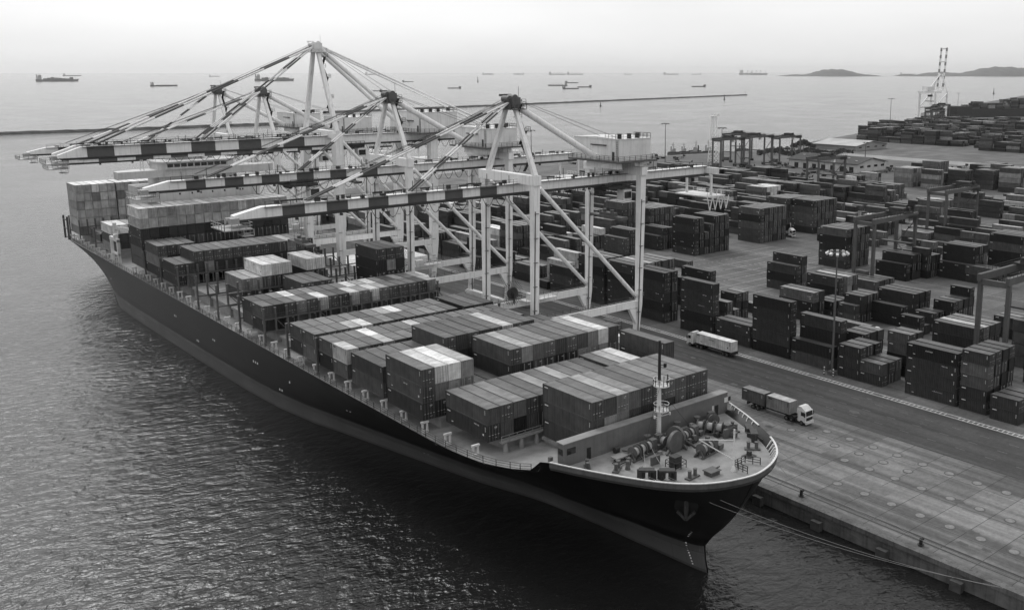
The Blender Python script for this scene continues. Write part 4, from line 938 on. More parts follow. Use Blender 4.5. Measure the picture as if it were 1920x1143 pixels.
    hd.rail([(XS-2.8,Y0-3,AP-2.3),(XS+1.6,Y0-3,AP-2.3),(XS+1.6,Y0+3.2,AP-2.3),(XS-2.8,Y0+3.2,AP-2.3)],1.1,.05,1.0,2).box(XS-1.8,XS+.5,Y0-2.4,Y0-2.22,AP-1.6,AP+.2).tube((XS+.2,Y0-2,AP),(XS+.2,Y0-2,AP+2.6),.05,5).beam((XS-2,Y0+2.3,AP+.6),(XS+1.2,Y0+2.3,AP+.6),.2,.5)
    C(hd, 'mast_head', GSTEEL if not big else CRANE2)
    for s in ((-1,1) if big else (0,)):
        C(MB().tube((XS+.3,Y0+s*1.6,AP-1.4),(XL-3.4,Y0+s*3.2,LT+.4),.72 if not big else .62,14), 'backstay')
    if big:
        for s in (-1, 1): C(MB().tube((XS+.3,Y0+s*1.2,AP-.6),(REAR-7,Y0+s*3,ZB+HB+.3),.3,10), 'backstay')
    tg = (((TIP+14.5),.22),((TIP+37),.2)) if not big else (((TIP+9),.26),((TIP+36),.24))
    for xe, rr in tg:
        for s in (-1, 1):
            a = V((XS-1.6,Y0+s*.9,AP-.9)); c = V((xe,Y0+(s*.55 if not big else s*3.1),ZB+HB+.3)); b = MB(); n = 4
            for k in range(n):
                p, q = a.lerp(c,k/n), a.lerp(c,(k+1)/n); m = a.lerp(c,(k+.5)/n); b.tube(p,m,rr,7,0).tube(m,q,rr*1.0,7,1)
            b.tube(a+V((0,0,.8)), c+V((2,0,.6)), .045, 4, 1)
            b.beam(c+V((-.8,0,-.3)), c+V((.8,0,-.3)), .5, .6, 0)
            C(b, 'forestay', [CRANE, BAND])
    b = MB()
    for s in (-1, 1):
        b.tube((XS,Y0+s*.5,AP),(XL-2,Y0+s*3,LT+7),.045,4); b.tube((XS-1,Y0+s*.4,AP-.3),(TIP+12,Y0+s*.4,ZB+HB+1.2),.05,4)
    C(b, 'hoist_rope', STEEL)
    # zig-zag stairs on the mast
    b = MB(); z = LT+1.2; k = 0
    while z < AP-4:
        f = (z-LT)/(AP-LT); yc = Y0-(HW-2.2)*(1-f)*.55+.6; a = (XS+1.3,yc+(-1.2 if k%2 else 1.2),z); c = (XS+1.3,yc+(1.2 if k%2 else -1.2),z+3)
        b.beam(a,c,.7,.12).beam((a[0],a[1],a[2]+1),(c[0],c[1],c[2]+1),.06,.06); b.box(XS+.6,XS+2,c[1]-.8,c[1]+.8,z+2.95,z+3.03); b.rail([(XS+1.9,c[1]-.8,z+3),(XS+1.9,c[1]+.8,z+3)],1,.04,.8,2); z += 3; k += 1
    C(b, 'stairway', STEEL)
    # machinery house
    hx0, hx1, hy0, hy1, hz0, hz1 = (149.0,159.2,Y0-7.4,Y0+9.4,49.1,54.6) if not big else (151.5,164.6,Y0-11,Y0+9,51.2,57.8)
    b = MB().box(hx0,hx1,hy0,hy1,hz0,hz1-.5); b.prismx([(hy0-.15,hz1-.5),(hy1+.15,hz1-.5),(hy1+.15,hz1-.35),((hy0+hy1)/2,hz1),(hy0-.15,hz1-.35)],hx0-.15,hx1+.15,1)
    mh = C(b, 'machinery_house', [CRANE2, WHITE])
    b = MB().box(hx0-1.4,hx1+1.0,hy0-1.4,hy1+.8,hz0-.45,hz0-.01).rail([(hx0-1.4,hy1+.8,hz0),(hx0-1.4,hy0-1.4,hz0),(hx1+1,hy0-1.4,hz0),(hx1+1,hy1+.8,hz0)],1.2,.045,1.6,3); b.build('house_gallery', GSTEEL, mh)
    MB().box(hx0-.05,hx0-.01,hy0+1.6,hy0+2.5,hz0+.05,hz0+2.1).build('door', STEEL, mh)
    MB().box(hx0-.5,hx0-.02,hy0+4.5,hy0+10,hz0+3.4,hz0+3.65).build('canopy', STEEL, mh)
    b = MB()
    for k in range(9): b.box(hx0-.12,hx0-.02,hy0+.3,hy0+.9,hz0+.4+k*.5,hz0+.46+k*.5)
    b.box(hx0-.14,hx0-.06,hy0+.27,hy0+.33,hz0,hz1+.8); b.box(hx0-.14,hx0-.06,hy0+.87,hy0+.93,hz0,hz1+.8); b.build('ladder', GSTEEL, mh)
    for k, (ux, uy) in enumerate(((hx0+1.2,hy0+1.2),(hx0+4,hy0+.9),(hx0+7,hy0+1.3),(hx1-1.3,hy0+3.2))): MB().tube((ux,uy,hz1-.4),(ux,uy,hz1+.9),.55,12).build('roof_vent', STEEL, mh)
    MB().rail([(hx0,hy0+5,hz1-.4),(hx0,hy0,hz1-.4),(hx1,hy0,hz1-.4),(hx1,hy0+6,hz1-.4)],1.2,.04,1.2,2).build('roof_railing', GSTEEL, mh)
    C(MB().box(hx0+1,hx0+2.2,Y0-6,Y0+6,LT+.2,hz0-.4).box(hx1-2.2,hx1-1,Y0-6,Y0+6,ZB+HB-.1,hz0-.4).beam((XL+.6,YC-HW+1.2,LT+1.4),(XL+.6,YC+HW-1.2,LT+1.4),1.7,1.6), 'house_support')
    # trolley, cab, spreader, festoon
    tx = trolleyX; zt = ZB-.55
    b = MB().box(tx-3.5,tx+3.5,Y0-4.2,Y0+4.2,zt-.7,zt).box(tx-3.2,tx-1,Y0-2.6,Y0+2.6,zt,zt+.5).rail([(tx-3.5,Y0-4.2,zt),(tx+3.5,Y0-4.2,zt)],1.1,.05,1.2)
    for k in (-2.6,2.6): b.tube((tx+k,Y0-1.8,zt-.9),(tx+k,Y0+1.8,zt-.9),.5,12)
    tr = C(b, 'trolley', STEEL)
    b = MB().box(tx+1.2,tx+3.8,Y0-4.4,Y0-1.9,zt-3.6,zt-1.0); o = b.build('operator_cab', CRANE2, tr); MB().box(tx+1.15,tx+1.19,Y0-4.2,Y0-2.1,zt-3.2,zt-1.6).build('cab_window', GLASS, o) if False else MB().box(tx+1.4,tx+3.6,Y0-4.45,Y0-4.41,zt-3.1,zt-1.5).build('cab_window', GLASS, tr)
    zs = {1: ZB-8.5, 2: ZB-12}[kind] if tx > 125 else 27
    b = MB().box(tx-1.1,tx+1.1,Y0-5.8,Y0+5.8,zs,zs+.45).box(tx-.9,tx+.9,Y0-2.4,Y0+2.4,zs+.45,zs+1.2)
    for yy in (-5.7,5.7): b.box(tx-1.2,tx+1.2,Y0+yy-.25,Y0+yy+.25,zs-.2,zs+.5)
    for yy in (-1.4,1.4): b.tube((tx,Y0+yy,zs+1.2),(tx,Y0+yy,zs+1.9),.5,10)
    for xx, yy in ((-.9,-2),(.9,-2),(-.9,2),(.9,2)): b.tube((tx+xx,Y0+yy,zs+1.2),(tx+xx*1.8,Y0+yy*.8,zt-.7),.04,4)
    C(b, 'spreader', GSTEEL)
    b = MB(); x = TIP+26
    while x < XS+44:
        n = 8
        pts = [(x+3.4*k/n, Y0+bw2+2.0, ZB-.6-2.6*math.sin(math.pi*k/n)) for k in range(n+1)]; b.path(pts, .07, 5); x += 3.4
    b.beam((TIP+26,Y0+bw2+2,ZB-.5),(XS+44,Y0+bw2+2,ZB-.5),.12,.2)
    C(b, 'festoon_cable', STEEL)
    # electrical cabins and reel on the far sill
    if kind == 1:
        b = MB(); yr = YC+HW-2.4; xr = XS+6.0; zr = ZS+3.6
        for k in range(36):
            t = k*math.pi/18; b.beam((xr+1.2*math.cos(t),yr,zr+1.2*math.sin(t)),(xr+3.1*math.cos(t),yr,zr+3.1*math.sin(t)),.09,.1)
        b.tube((xr,yr-.25,zr),(xr,yr+.25,zr),1.45,22).tube((xr,yr-.5,zr),(xr,yr+.5,zr),.5,12).beam((xr,yr-.6,ZS+1),(xr,yr-.6,zr),.3,.3); C(b, 'cable_reel', STEEL)
        C(MB().box(XS+9.5,XS+19,YC+HW-3.4,YC+HW-.8,ZS+.85,ZS+1.0).box(XS+11,XS+13.5,YC+HW-3,YC+HW-1.2,ZS+1.0,ZS+2.6).rail([(XS+9.5,YC+HW-3.4,ZS+1),(XS+19,YC+HW-3.4,ZS+1)],1.1,.05,1.2,2), 'reel_platform', WHITE)
    else:
        C(MB().box(XS+3,XL-3,YC-HW-.6,YC+HW,ZS-6.5,ZS-4.2), 'lower_girder')
    return root
CR = 'white quay crane with lowered checkered boom, '
crane(177, CR+'nearest to the bow', 1, 152)
crane(233, CR+'second from the bow', 1, 97)
crane(277, 'tallest white quay crane with twin checkered boom over the deckhouse', 2, 132)
crane(321.5, CR+'behind the tallest crane', 1, 140)
crane(364, CR+'farthest along the quay', 1, 135)
# distant crane with its boom raised
q = thing('quay_crane', 'distant white quay crane with boom raised upright beside the moored ship', 'crane', (1320,775,0), 'far berth')
T = Matrix.Translation(-V(q.location))
def FC(b, n, m=CRANE): o = b.build(n, m, q); o.matrix_parent_inverse = T
e0, e1 = 1290.0, 1322.0
for x in (e0, e1):
    for y in (762, 788): FC(MB().beam((x,y,0),(x,y,40),2.2,2.2), 'leg')
for y in (762, 788):
    FC(MB().beam((e0,y,17),(e1,y,17),1.6,2.4), 'portal_beam'); FC(MB().tube((e1,y,38),(e0,y,18),.9,8), 'diagonal_brace')
    FC(MB().beam((e1,y,40),(e1,775+(y-775)*.2,66),1.6,1.6), 'mast_leg')
FC(MB().box(e0-20,e1,771,779,38,41.5), 'girder'); FC(MB().box(e0-8,e0+10,770,780,42,48), 'machinery_house', CRANE2)
FC(MB().tube((e1,775,66),(e0,775,42),.8,8), 'backstay')
b = MB()
for y in (770.5,779.5):
    for k in range(12): b.beam((e1+1+k*.42,y,42+k*5.2),(e1+1+(k+1)*.42,y,42+(k+1)*5.2),2.0,2.0,k%2)
for z in (46,62,84,103): b.beam((e1+1+(z-42)*.08,770,z),(e1+1+(z-42)*.08,780,z),1.6,1.8)
FC(b, 'boom', [CRANE, mat('mid_band_paint', .22, .5, .15, .5)])
FC(MB().box(e0+4,e0+10,769,781,26,27).box(e0+5,e0+9,772,778,33,36), 'spreader', STEEL)
# ================================================================ YARD: gantries, masts, lorries, buildings
def gantry(x0, x1, y0, y1, h, label, trolley, full=True):
    r = thing('yard_gantry', label, 'gantry crane', ((x0+x1)/2,(y0+y1)/2,0), 'rubber tyred gantries in the yard')
    T = Matrix.Translation(-V(r.location))
    def G(b, n, m=RTGP): o = b.build(n, m, r); o.matrix_parent_inverse = T; return o
    for x in (x0, x1):
        for y in (y0, y1): G(MB().beam((x,y,1.2),(x,y,h),.75,.95,0,(0,1,0)).tube((x+.5,y-.5,1.5),(x+.5,y-.5,h-2),.07,5), 'leg')
        b = MB().beam((x,y0-2,1.6),(x,y1+2,1.6),.9,.9); G(b, 'sill_beam')
        G(MB().beam((x,y0,h-.6),(x,y1,h-.6),.8,1.3), 'end_beam')
        b = MB()
        for y in (y0-1.4,y0+.4,y1-.4,y1+1.4): b.tube((x-.3,y,.75),(x+.3,y,.75),.75,14)
        G(b, 'wheel_set', RUBBER)
    for y in (y0, y1): G(MB().beam((x0-1,y,h+.4),(x1+1,y,h+.4),.9,1.7), 'girder')
    G(MB().rail([(x0-1,y0-.5,h+1.2),(x1+1,y0-.5,h+1.2)],1.1,.04,1.8,2).rail([(x0-1,y1+.5,h+1.2),(x1+1,y1+.5,h+1.2)],1.1,.04,1.8,2), 'railing', STEEL)
    tx = x0+(x1-x0)*trolley
    b = MB().box(tx-2.5,tx+2.5,y0-.6,y1+.6,h+1.3,h+1.7).box(tx-2,tx-.2,y0+1,y1-1,h+1.7,h+3.0).tube((tx+.8,y0+1.2,h+2.5),(tx+.8,y1-1.2,h+2.5),.7,12); b.box(tx+1.2,tx+2.3,y0+.4,y0+1.5,h+1.7,h+3.2)
    t = G(b, 'trolley', STEEL); MB().box(tx+1.3,tx+2.9,y0-.2,y0+1.8,h-2.2,h-.2).build('operator_cab', CRANE2, t)
    zs = h*.55
    G(MB().box(tx-1.1,tx+1.1,(y0+y1)/2-6,(y0+y1)/2+6,zs,zs+.4).tube((tx,(y0+y1)/2-1.5,zs),(tx,(y0+y1)/2-1.5,h+1.5),.04,4).tube((tx,(y0+y1)/2+1.5,zs),(tx,(y0+y1)/2+1.5,h+1.5),.04,4), 'spreader', STEEL)
    b = MB()
    for k in range(9):
        xx = x1-6+k*.75; b.path([(xx,y0-1.0,h+.6),(xx+.2,y0-1.1,h-1.2),(xx+.55,y0-1.0,h+.6)],.1,5)
    G(b, 'festoon_cable', STEEL)
    G(MB().box(x0-1.0,x0+1.0,(y0+y1)/2-2,(y0+y1)/2+2,2.1,4.0), 'power_unit', GSTEEL); G(MB().beam((x1+.8,y0,2),(x1+.8,y1,h*.5),.6,.1).beam((x1+.8,y1,h*.5),(x1+.8,y0,h-1),.6,.1), 'stairway', GSTEEL)
    return r
gantry(207.8, 233.0, 101, 108, 22.4, 'grey yard gantry standing over stacks at the frame edge', .75)
gantry(270.6, 295.5, 179.2, 186.6, 20.6, 'grey yard gantry behind the tall light mast', .8)
gantry(359, 384, 204, 212.3, 20.8, 'grey yard gantry farther inland with empty lanes beneath', .85)
gantry(515, 540, 474, 482, 21, 'tall yard gantry before the lattice tower', .5); gantry(540, 566, 468, 476, 22, 'yard gantry in the middle of the far row', .4)
gantry(577, 602, 470, 478, 20, 'yard gantry nearest the low sheds in far row', .6); gantry(560, 585, 505, 513, 21, 'yard gantry behind the far row', .5)
gantry(1010, 1036, 600, 608, 24, 'small far gantry among the distant dark stacks', .5); gantry(1075, 1100, 640, 648, 25, 'far gantry below the raised boom crane', .5); gantry(1180, 1206, 690, 700, 25, 'far gantry beside the distant ship', .5)
gantry(440, 465, 330, 338, 21, 'yard gantry over stacks before the dark-roofed shed', .5)
def mast(x, y, h, label, n=10, r=.28, ring=2.2, head='ring'):
    t = thing('light_mast', label, 'light mast', (x,y,0), 'floodlight masts of the terminal')
    MB().tube((0,0,0),(0,0,h),r,12,0,r*.55).build('pole', GSTEEL, t)
    b = MB()
    for k in range(24): a0, a1 = k*math.pi/12, (k+1)*math.pi/12; b.beam((ring*.85*math.cos(a0),ring*.85*math.sin(a0),h+.2),(ring*.85*math.cos(a1),ring*.85*math.sin(a1),h+.2),.12,.12)
    for k in range(4): a = k*math.pi/2; b.beam((0,0,h),(ring*.85*math.cos(a),ring*.85*math.sin(a),h+.2),.1,.1)
    b.build('lamp_ring', GSTEEL, t)
    for k in range(n):
        a = 2*math.pi*k/n; MB().beam((ring*math.cos(a)*.95,ring*math.sin(a)*.95,h+.15),(ring*math.cos(a)*1.22,ring*math.sin(a)*1.22,h-.25),.62,.5).build('floodlight', WHITE if n == 10 else STEEL, t)
    return t
m1 = mast(179.6, 128.4, 29.2, 'tall grey light mast with ring of floodlights between near yard stacks')
bp = None
for dx, dy in ((-1.3,-1.3),(1.3,-1.3),(-1.3,1.3)):
    if bp is None:
        bp = MB(); 
        for k in range(6): bp.tube((0,0,k*.32),(0,0,k*.32+.32),.15,10,k%2)
        bp = bp.build('striped_bollard', [BLACK, WHITE]); o = bp
    else: o = bp.copy(); col.objects.link(o)
    o.location = (179.6+dx,128.4+dy,0); tag(o, 'black and white striped guard post at the foot of the light mast', 'bollard', 'guard posts round the mast')
MB().box(-.8,.8,-.8,.8,0,.9).build('footing', CONC, m1)
for i, (px, yb, top, X, l) in enumerate(((1247,310,232,505,'before the tugs'),(997,326,245,420,'behind the crane nearest the bow'),(1667,262,185,872,'by the far dark stacks'),(1795,210,175,1300,'beside the distant raised boom crane'),(1622,300,268,640,'near the pale-roofed shed'),(1352,330,240,520,'beside the lattice tower'))):
    p = gz(px, yb); h = max(14, gx(px, top, p.x).z); mast(p.x, p.y, h, 'distant thin light mast '+l, 6, .35, 1.6+h*.03)
# ---- lorries
def lorry(x, y, rz, label, bare=False):
    t = thing('lorry', label, 'lorry', (x,y,0), 'container lorries', rz)      # nose towards local -y, cab at y -8.3..-6.2
    b = MB().box(-1.2,1.2,-8.2,-6.2,.75,2.0); b.prismx([(-8.25,2.0),(-8.05,3.15),(-6.2,3.15),(-6.2,2.0)],-1.2,1.2); b.prismx([(-7.95,3.15),(-7.0,3.85),(-6.25,3.85),(-6.25,3.15)],-1.1,1.1); b.box(-1.22,1.22,-8.4,-8.15,.45,1.0)
    c = b.build('cab', WHITE, t)
    MB().add([(-1.08,-8.265,2.08),(1.08,-8.265,2.08),(1.02,-8.085,3.0),(-1.02,-8.085,3.0)],[(0,1,2,3)]).build('windscreen', GLASS, c)
    for s in (-1,1):
        MB().box(s*1.205-.01,s*1.205+.01,-7.9,-7.0,2.05,2.85).build('side_window', GLASS, c); MB().box(s*1.42-.08,s*1.42+.08,-8.2,-8.0,2.0,2.8).box(min(s*1.2,s*1.4),max(s*1.2,s*1.4),-8.12,-8.06,2.7,2.75).build('mirror', BLACK, c)
        MB().box(s*.85-.22,s*.85+.22,-8.44,-8.405,.6,.9).build('headlight', LIGHTM, c)
    MB().box(-1.0,1.0,-8.29,-8.255,1.15,1.75).build('grille', BLACK, c)
    MB().box(-.45,.45,-8.2,6.0,.75,1.05).box(-1.2,1.2,-6.1,-3.0,.8,1.0).build('chassis', BLACK, t)
    b = MB().box(-.9,-.65,-5.5,7.2,1.05,1.38).box(.65,.9,-5.5,7.2,1.05,1.38)
    for k in range(6): b.box(-1.22,1.22,-5.4+k*2.45,-5.15+k*2.45,1.1,1.37)
    b.box(-1.22,1.22,7.1,7.3,.7,1.3); b.build('trailer_frame', STEEL, t)
    for y in (-7.2,-4.6,-3.3,4.3,5.6):
        for s in (-1,1):
            w = MB().tube((s*.75,y,.52),(s*1.22,y,.52),.52,16).build('wheel', RUBBER, t); MB().tube((s*1.2,y,.52),(s*1.235,y,.52),.27,10).build('hub', GSTEEL, w)
    return t
def load(x, y, L, t, label, style='dry'):
    o = bpy.data.objects.new('shipping_container', cont_mesh(L, t, 2.6, style)); col.objects.link(o); o.location = (x-1.22,y,1.4); tag(o, label, 'container', 'containers on lorries'); return o
WD = mat('trailer_white', .6, .5, .1, .5)
lorry(172.7, 160.0, math.pi, 'lorry with white cab carrying a long white box along the quay road')
load(172.7, 153.0, 12.19, 'w', 'long white container on the trailer of the quay road lorry', 'logo')
lorry(149.0, 119.7, 0, 'lorry with white cab carrying two short grey boxes past the bow')
load(149.0, 115.6, 6.06, 'l', 'short pale grey container on the lorry trailer, right behind the cab'); load(149.0, 122.4, 6.06, 'g', 'short grey container at the tail of the lorry trailer')
lorry(323, 262, 0, 'lorry with white cab and empty trailer beside the pale far block')
lorry(211.2, 144.5, 0, 'lorry with white cab half hidden between near yard stacks')
load(211.2, 139.4, 12.19, 'g', 'grey container on the half hidden lorry between yard stacks')
# white flat racks by the crane legs
fr = None
for k, (x, y) in enumerate(((163.5,188),(163.5,194.3),(163.5,200.6),(166.5,191),(163,228),(166,231))):
    if fr is None:
        b = MB().box(0,2.4,0,5.8,0,.3).box(0,2.4,0,5.8,2.2,2.35)
        for i in range(5):
            for xx in (0,2.3): b.box(xx,xx+.1,i*1.4,i*1.4+.12,.3,2.2)
        fr = b.build('cargo_cage', GSTEEL); o = fr
    else: o = fr.copy(); col.objects.link(o)
    o.location = (x,y,0.01); tag(o, 'grey open cargo cage parked on the road between the crane legs', 'cage', 'cargo cages under the cranes')
# ---- buildings
def shed(name, label, x0, x1, y0, y1, hw, hr, wallm, roofm, doors, roofl=0):
    t = thing(name, label, 'warehouse', ((x0+x1)/2,(y0+y1)/2,0)); T = Matrix.Translation(-V(t.location))
    def S(b, n, m, p=None):
        o = b.build(n, m, p or t)
        if p is None: o.matrix_parent_inverse = T
        return o
    xm = (x0+x1)/2
    b = MB().box(x0,x1,y0,y1,0,hw); b.prismy([(x0,hw),(x1,hw),(xm,hr-.25)],y0,y1); wl = S(b, 'wall', wallm)
    b = MB()
    for s, xa in ((-1,x0-1.6),(1,x1+1.6)):
        dz = (hr-hw)/((x1-x0)/2); b.prismy([(xm,hr),(xa,hw-1.6*dz),(xa,hw-1.6*dz+.3),(xm,hr+.3)],y0-1.6,y1+1.6)
    rf = S(b, 'roof', roofm)
    for k in range(roofl): yy = y0+(k+.5)*(y1-y0)/roofl; f = .35+.3*((k*3)%2); xx = x0+f*(xm-x0); z = hw+(hr-hw)*f+.33; MB().box(xx-1,xx+1,yy-.6,yy+.6,z,z+.3).build('roof_light', LIGHTM, rf)
    for k in range(doors):
        yy = y0+(k+.6)*(y1-y0)/(doors+.4); S(MB().box(x0-.12,x0-.01,yy-1.8,yy+1.8,0,hw*.62), 'door', BLACK)
    for k in range(4): xx = x0+(k+.4)*(x1-x0)/4; S(MB().box(xx,xx+4,y0-.12,y0-.01,hw*.5,hw*.75), 'window', GLASS)
    return t
shed('warehouse', 'white walled warehouse with dark pitched roof and open doorways', 567, 601, 392, 452, 6.2, 9.6, mat('white_wall', .5, .7, .15, .1, streak=.2), mat('dark_roof', .03, .7, .25, .05), 7, 6)
shed('warehouse', 'long shed with pale metal roof near the shore', 724, 772, 503, 548, 4.5, 8, mat('grey_wall', .25, .7, .15, .1), mat('pale_roof', .4, .6, .25, .05, streak=.2), 0)
for i, (x, y, L, hh, l) in enumerate(((640,318,16,4,'low white site cabin behind pale block'),(700,322,14,4,'low white cabin on the far road'),(612,345,9,4,'small white kiosk near empty yard'),(470,395,12,4,'small white hut at yard corner'))):
    t = thing('site_cabin', l, 'cabin', (x,y,0)); MB().box(-3,3,-L/2,L/2,0,hh-.4).build('wall', WHITE, t); MB().box(-3.3,3.3,-L/2-.3,L/2+.3,hh-.4,hh).build('roof', mat('pale_roof', .4), t); MB().box(-3.06,-3.01,-1,1,0,2.2).build('door', BLACK, t)
t = thing('lattice_tower', 'slender pale lattice tower rising behind the yard gantries', 'tower', (548,512,0))
b = MB(); hh = 36
for a, c in ((-1,-1),(1,-1),(1,1),(-1,1)): b.beam((a*3,c*3,0),(a*1.1,c*1.1,hh),.45,.45)
for k in range(11):
    f0, f1 = k/11, (k+1)/11; r0, r1 = 3-1.9*f0, 3-1.9*f1
    for (a, c), (e, g) in (((-1,-1),(1,-1)),((1,-1),(1,1)),((1,1),(-1,1)),((-1,1),(-1,-1))): b.beam((a*r0,c*r0,hh*f0),(e*r1,g*r1,hh*f1),.22,.22); b.beam((a*r1,c*r1,hh*f1),(e*r1,g*r1,hh*f1),.22,.22)
b.build('lattice', CRANE, t); MB().box(-2.4,2.4,-2.4,2.4,hh,hh+.3).rail([(-2.4,-2.4,hh),(2.4,-2.4,hh),(2.4,2.4,hh)],1.3,.08,1).box(-2,-.6,-2.4,-1.6,hh+.6,hh+1.8).box(.6,2,-2.4,-1.6,hh+.6,hh+1.8).build('lamp_platform', CRANE, t)
# clutter of trailers and plant by the sheds
pr = None
rb2 = random.Random(5)
for k in range(70):
    if k < 38: x, y = rb2.uniform(480,566), rb2.uniform(380,470)
    elif k < 54: x, y = rb2.uniform(566,660), rb2.uniform(342,388)
    else: x, y = rb2.uniform(440,560), rb2.uniform(520,590)
    if pr is None:
        b = MB().box(-1.2,1.2,-6,6,1.1,1.4).box(-1.2,1.2,-6,-5.6,1.4,2.6)
        for yy in (3,4.4): b.tube((-1.2,yy,.5),(1.2,yy,.5),.5,10)
        b.box(-.9,-.7,-4,-3.7,0,1.1).box(.7,.9,-4,-3.7,0,1.1); pr = b.build('parked_trailer', STEEL); o = pr
    else: o = pr.copy(); col.objects.link(o)
    o.location = (x,y,.01); o.rotation_euler = (0,0,rb2.uniform(0,3.1)); tag(o, 'dark empty trailer parked on rough ground near the sheds', 'trailer', 'trailers parked near the sheds')
# ---- trees
def tree(x, y, h, label, seed):
    rr = random.Random(seed); t = thing('tree', label, 'tree', (x,y,0), 'trees along the shore')
    b = MB().tube((0,0,0),(.2,.1,h*.5),.35,8,0,.16)
    for k in range(5): a = k*1.3; b.tube((.1,.05,h*(.25+.05*k)),(math.cos(a)*h*.25,math.sin(a)*h*.25,h*(.55+.06*k)),.12,5,0,.05)
    b.build('trunk', mat('bark', .06, .9), t)
    b = MB()
    for k in range(900):
        a, e, r = rr.uniform(0,6.28), rr.uniform(-.6,1.5), h*.36*rr.uniform(.35,1)**.6*(1+.35*math.sin(3*rr.random()*6))
        c = V((math.cos(a)*math.cos(e)*r*1.25, math.sin(a)*math.cos(e)*r*1.25, h*.58+math.sin(e)*r*.85)); s = h*.055*rr.uniform(.6,1.4)
        u = V((rr.uniform(-1,1),rr.uniform(-1,1),rr.uniform(-1,1))).normalized(); v = u.cross(V((rr.uniform(-1,1),1,rr.uniform(-1,1)))).normalized()
        b.add([c+u*s,c+v*s,c-u*s,c-v*s],[(0,1,2,3)])
    b.build('crown', mat('leaf', .05, .8, .4, .3), t)
for k, (px, py, h) in enumerate(((1452,290,5),(1463,287,6),(1476,285,5),(1489,283,7),(1497,281,8),(1507,279,9),(1516,280,7),(1524,282,6))):
    p = gz(px, py); tree(p.x, p.y, h, 'small dark bushy tree on the shore ground beyond the yard', k)
b = MB(); rr = random.Random(3)
for k in range(1500):
    f = rr.random(); px = 1420+f*180; p = gz(px, 284+rr.uniform(-2,6)+3*math.sin(px*.09)); s = rr.uniform(.5,1.3); z = rr.uniform(.3,1.6)*(.5+.5*math.sin(px*.2))
    u = V((rr.uniform(-1,1),rr.uniform(-1,1),rr.uniform(-1,1))).normalized(); v = u.cross(V((.3,1,.2))).normalized(); c = V((p.x,p.y,max(.4,z))); b.add([c+u*s,c+v*s,c-u*s,c-v*s],[(0,1,2,3)])
tag(b.build('scrub', mat('leaf', .05, .8, .4, .3)), 'low dark scrub growing along the shore behind the far road', 'scrub', None, 'stuff')
# a worker on the quay road
p = gz(1009, 569); 
me = bpy.data.meshes.new('person'); vv = [(0,0,.95),(0,0,1.15),(0,0,1.4),(0,0,1.52),(0,0,1.66),(.1,0,.9),(.12,.06,.48),(.12,.02,.06),(.12,-.12,.03),(-.1,0,.9),(-.12,-.1,.48),(-.12,-.02,.06),(-.12,-.16,.03),(.2,0,1.4),(.25,.05,1.12),(.24,-.06,.86),(-.2,0,1.4),(-.25,0,1.12),(-.24,-.12,.88)]
ee = [(0,1),(1,2),(2,3),(3,4),(0,5),(5,6),(6,7),(7,8),(0,9),(9,10),(10,11),(11,12),(2,13),(13,14),(14,15),(2,16),(16,17),(17,18)]
me.from_pydata(vv, ee, []); o = bpy.data.objects.new('person', me); col.objects.link(o); o.location = (p.x,p.y,0); me.materials.append(BLACK)
sk = o.modifiers.new('skin','SKIN'); rad = [.15,.15,.17,.06,.11,.1,.07,.05,.04,.1,.07,.05,.04,.07,.05,.04,.07,.05,.04]
for i, q in enumerate(me.skin_vertices[0].data): q.radius = (rad[i],rad[i]); q.use_root = i == 0
o.modifiers.new('sub','SUBSURF'); tag(o, 'worker in dark clothes standing on the quay road between crane legs', 'person')
# ================================================================ THE SEA: jetties, ships, tugs, haze
def jetty(label, a, c, w, h, seed):
    rr = random.Random(seed); a, c = V(a), V(c); d = (c-a); L = d.length; d.normalize(); s = V((d.y,-d.x,0)); n = int(L/9); prof = [(-1,0),(-.6,.55),(-.3,.95),(.3,1),(.6,.6),(1,0)]
    b = MB(); vs = []
    for i in range(n+1):
        for u, z in prof: q = a+d*(L*i/n)+s*(u*w/2+rr.uniform(-.6,.6)); vs.append((q.x,q.y,WATER-.5+(h+.5)*z+(rr.uniform(-.5,.5) if z else 0)))
    m = len(prof); b.add(vs, [(i*m+j,(i+1)*m+j,(i+1)*m+j+1,i*m+j+1) for i in range(n) for j in range(m-1)])
    return tag(b.build('rock_jetty', ROCK), label, 'jetty')
jetty('long low rock jetty reaching out to the open sea', (-900,1345,0), (530,1322,0), 14, 3.2, 1)
jetty('straight rock jetty crossing the water behind the cranes', (740,1640,0), (2290,2006,0), 14, 3.0, 2)
t = thing('beacon', 'small beacon on the end of the straight jetty', 'beacon', (2284,2004,0)); MB().tube((0,0,-.5),(0,0,7),.9,10,0,.6).build('tower', WHITE, t); MB().tube((0,0,7),(0,0,8.5),.8,10).build('lantern', STEEL, t)
for px, py, l in ((1358,187,'near the jetty end'),(1126,199,'off the straight jetty'),(896,154,'far out between ships'),(1863,176,'on the empty water inshore of the islands')):
    p = gz(px, py, WATER); t = thing('buoy', 'small dark channel buoy floating '+l, 'buoy', (p.x,p.y,WATER)); s = p.length/900
    MB().tube((0,0,-.3),(0,0,1.0),1.1*s,12).build('float', STEEL, t); MB().tube((0,0,1),(0,0,4.0*s),.5*s,6,0,.15*s).tube((0,0,4*s),(0,0,4.6*s),.35*s,6).build('daymark', STEEL, t)
SHIPG = mat('far_hull', .16, .6, .15, .05); SHIPW = mat('far_house', .35, .6, .15, .05); SHIPC = mat('far_cargo', .1, .6, .3, .05)  # far hull lightened: haze and glare put into the colour
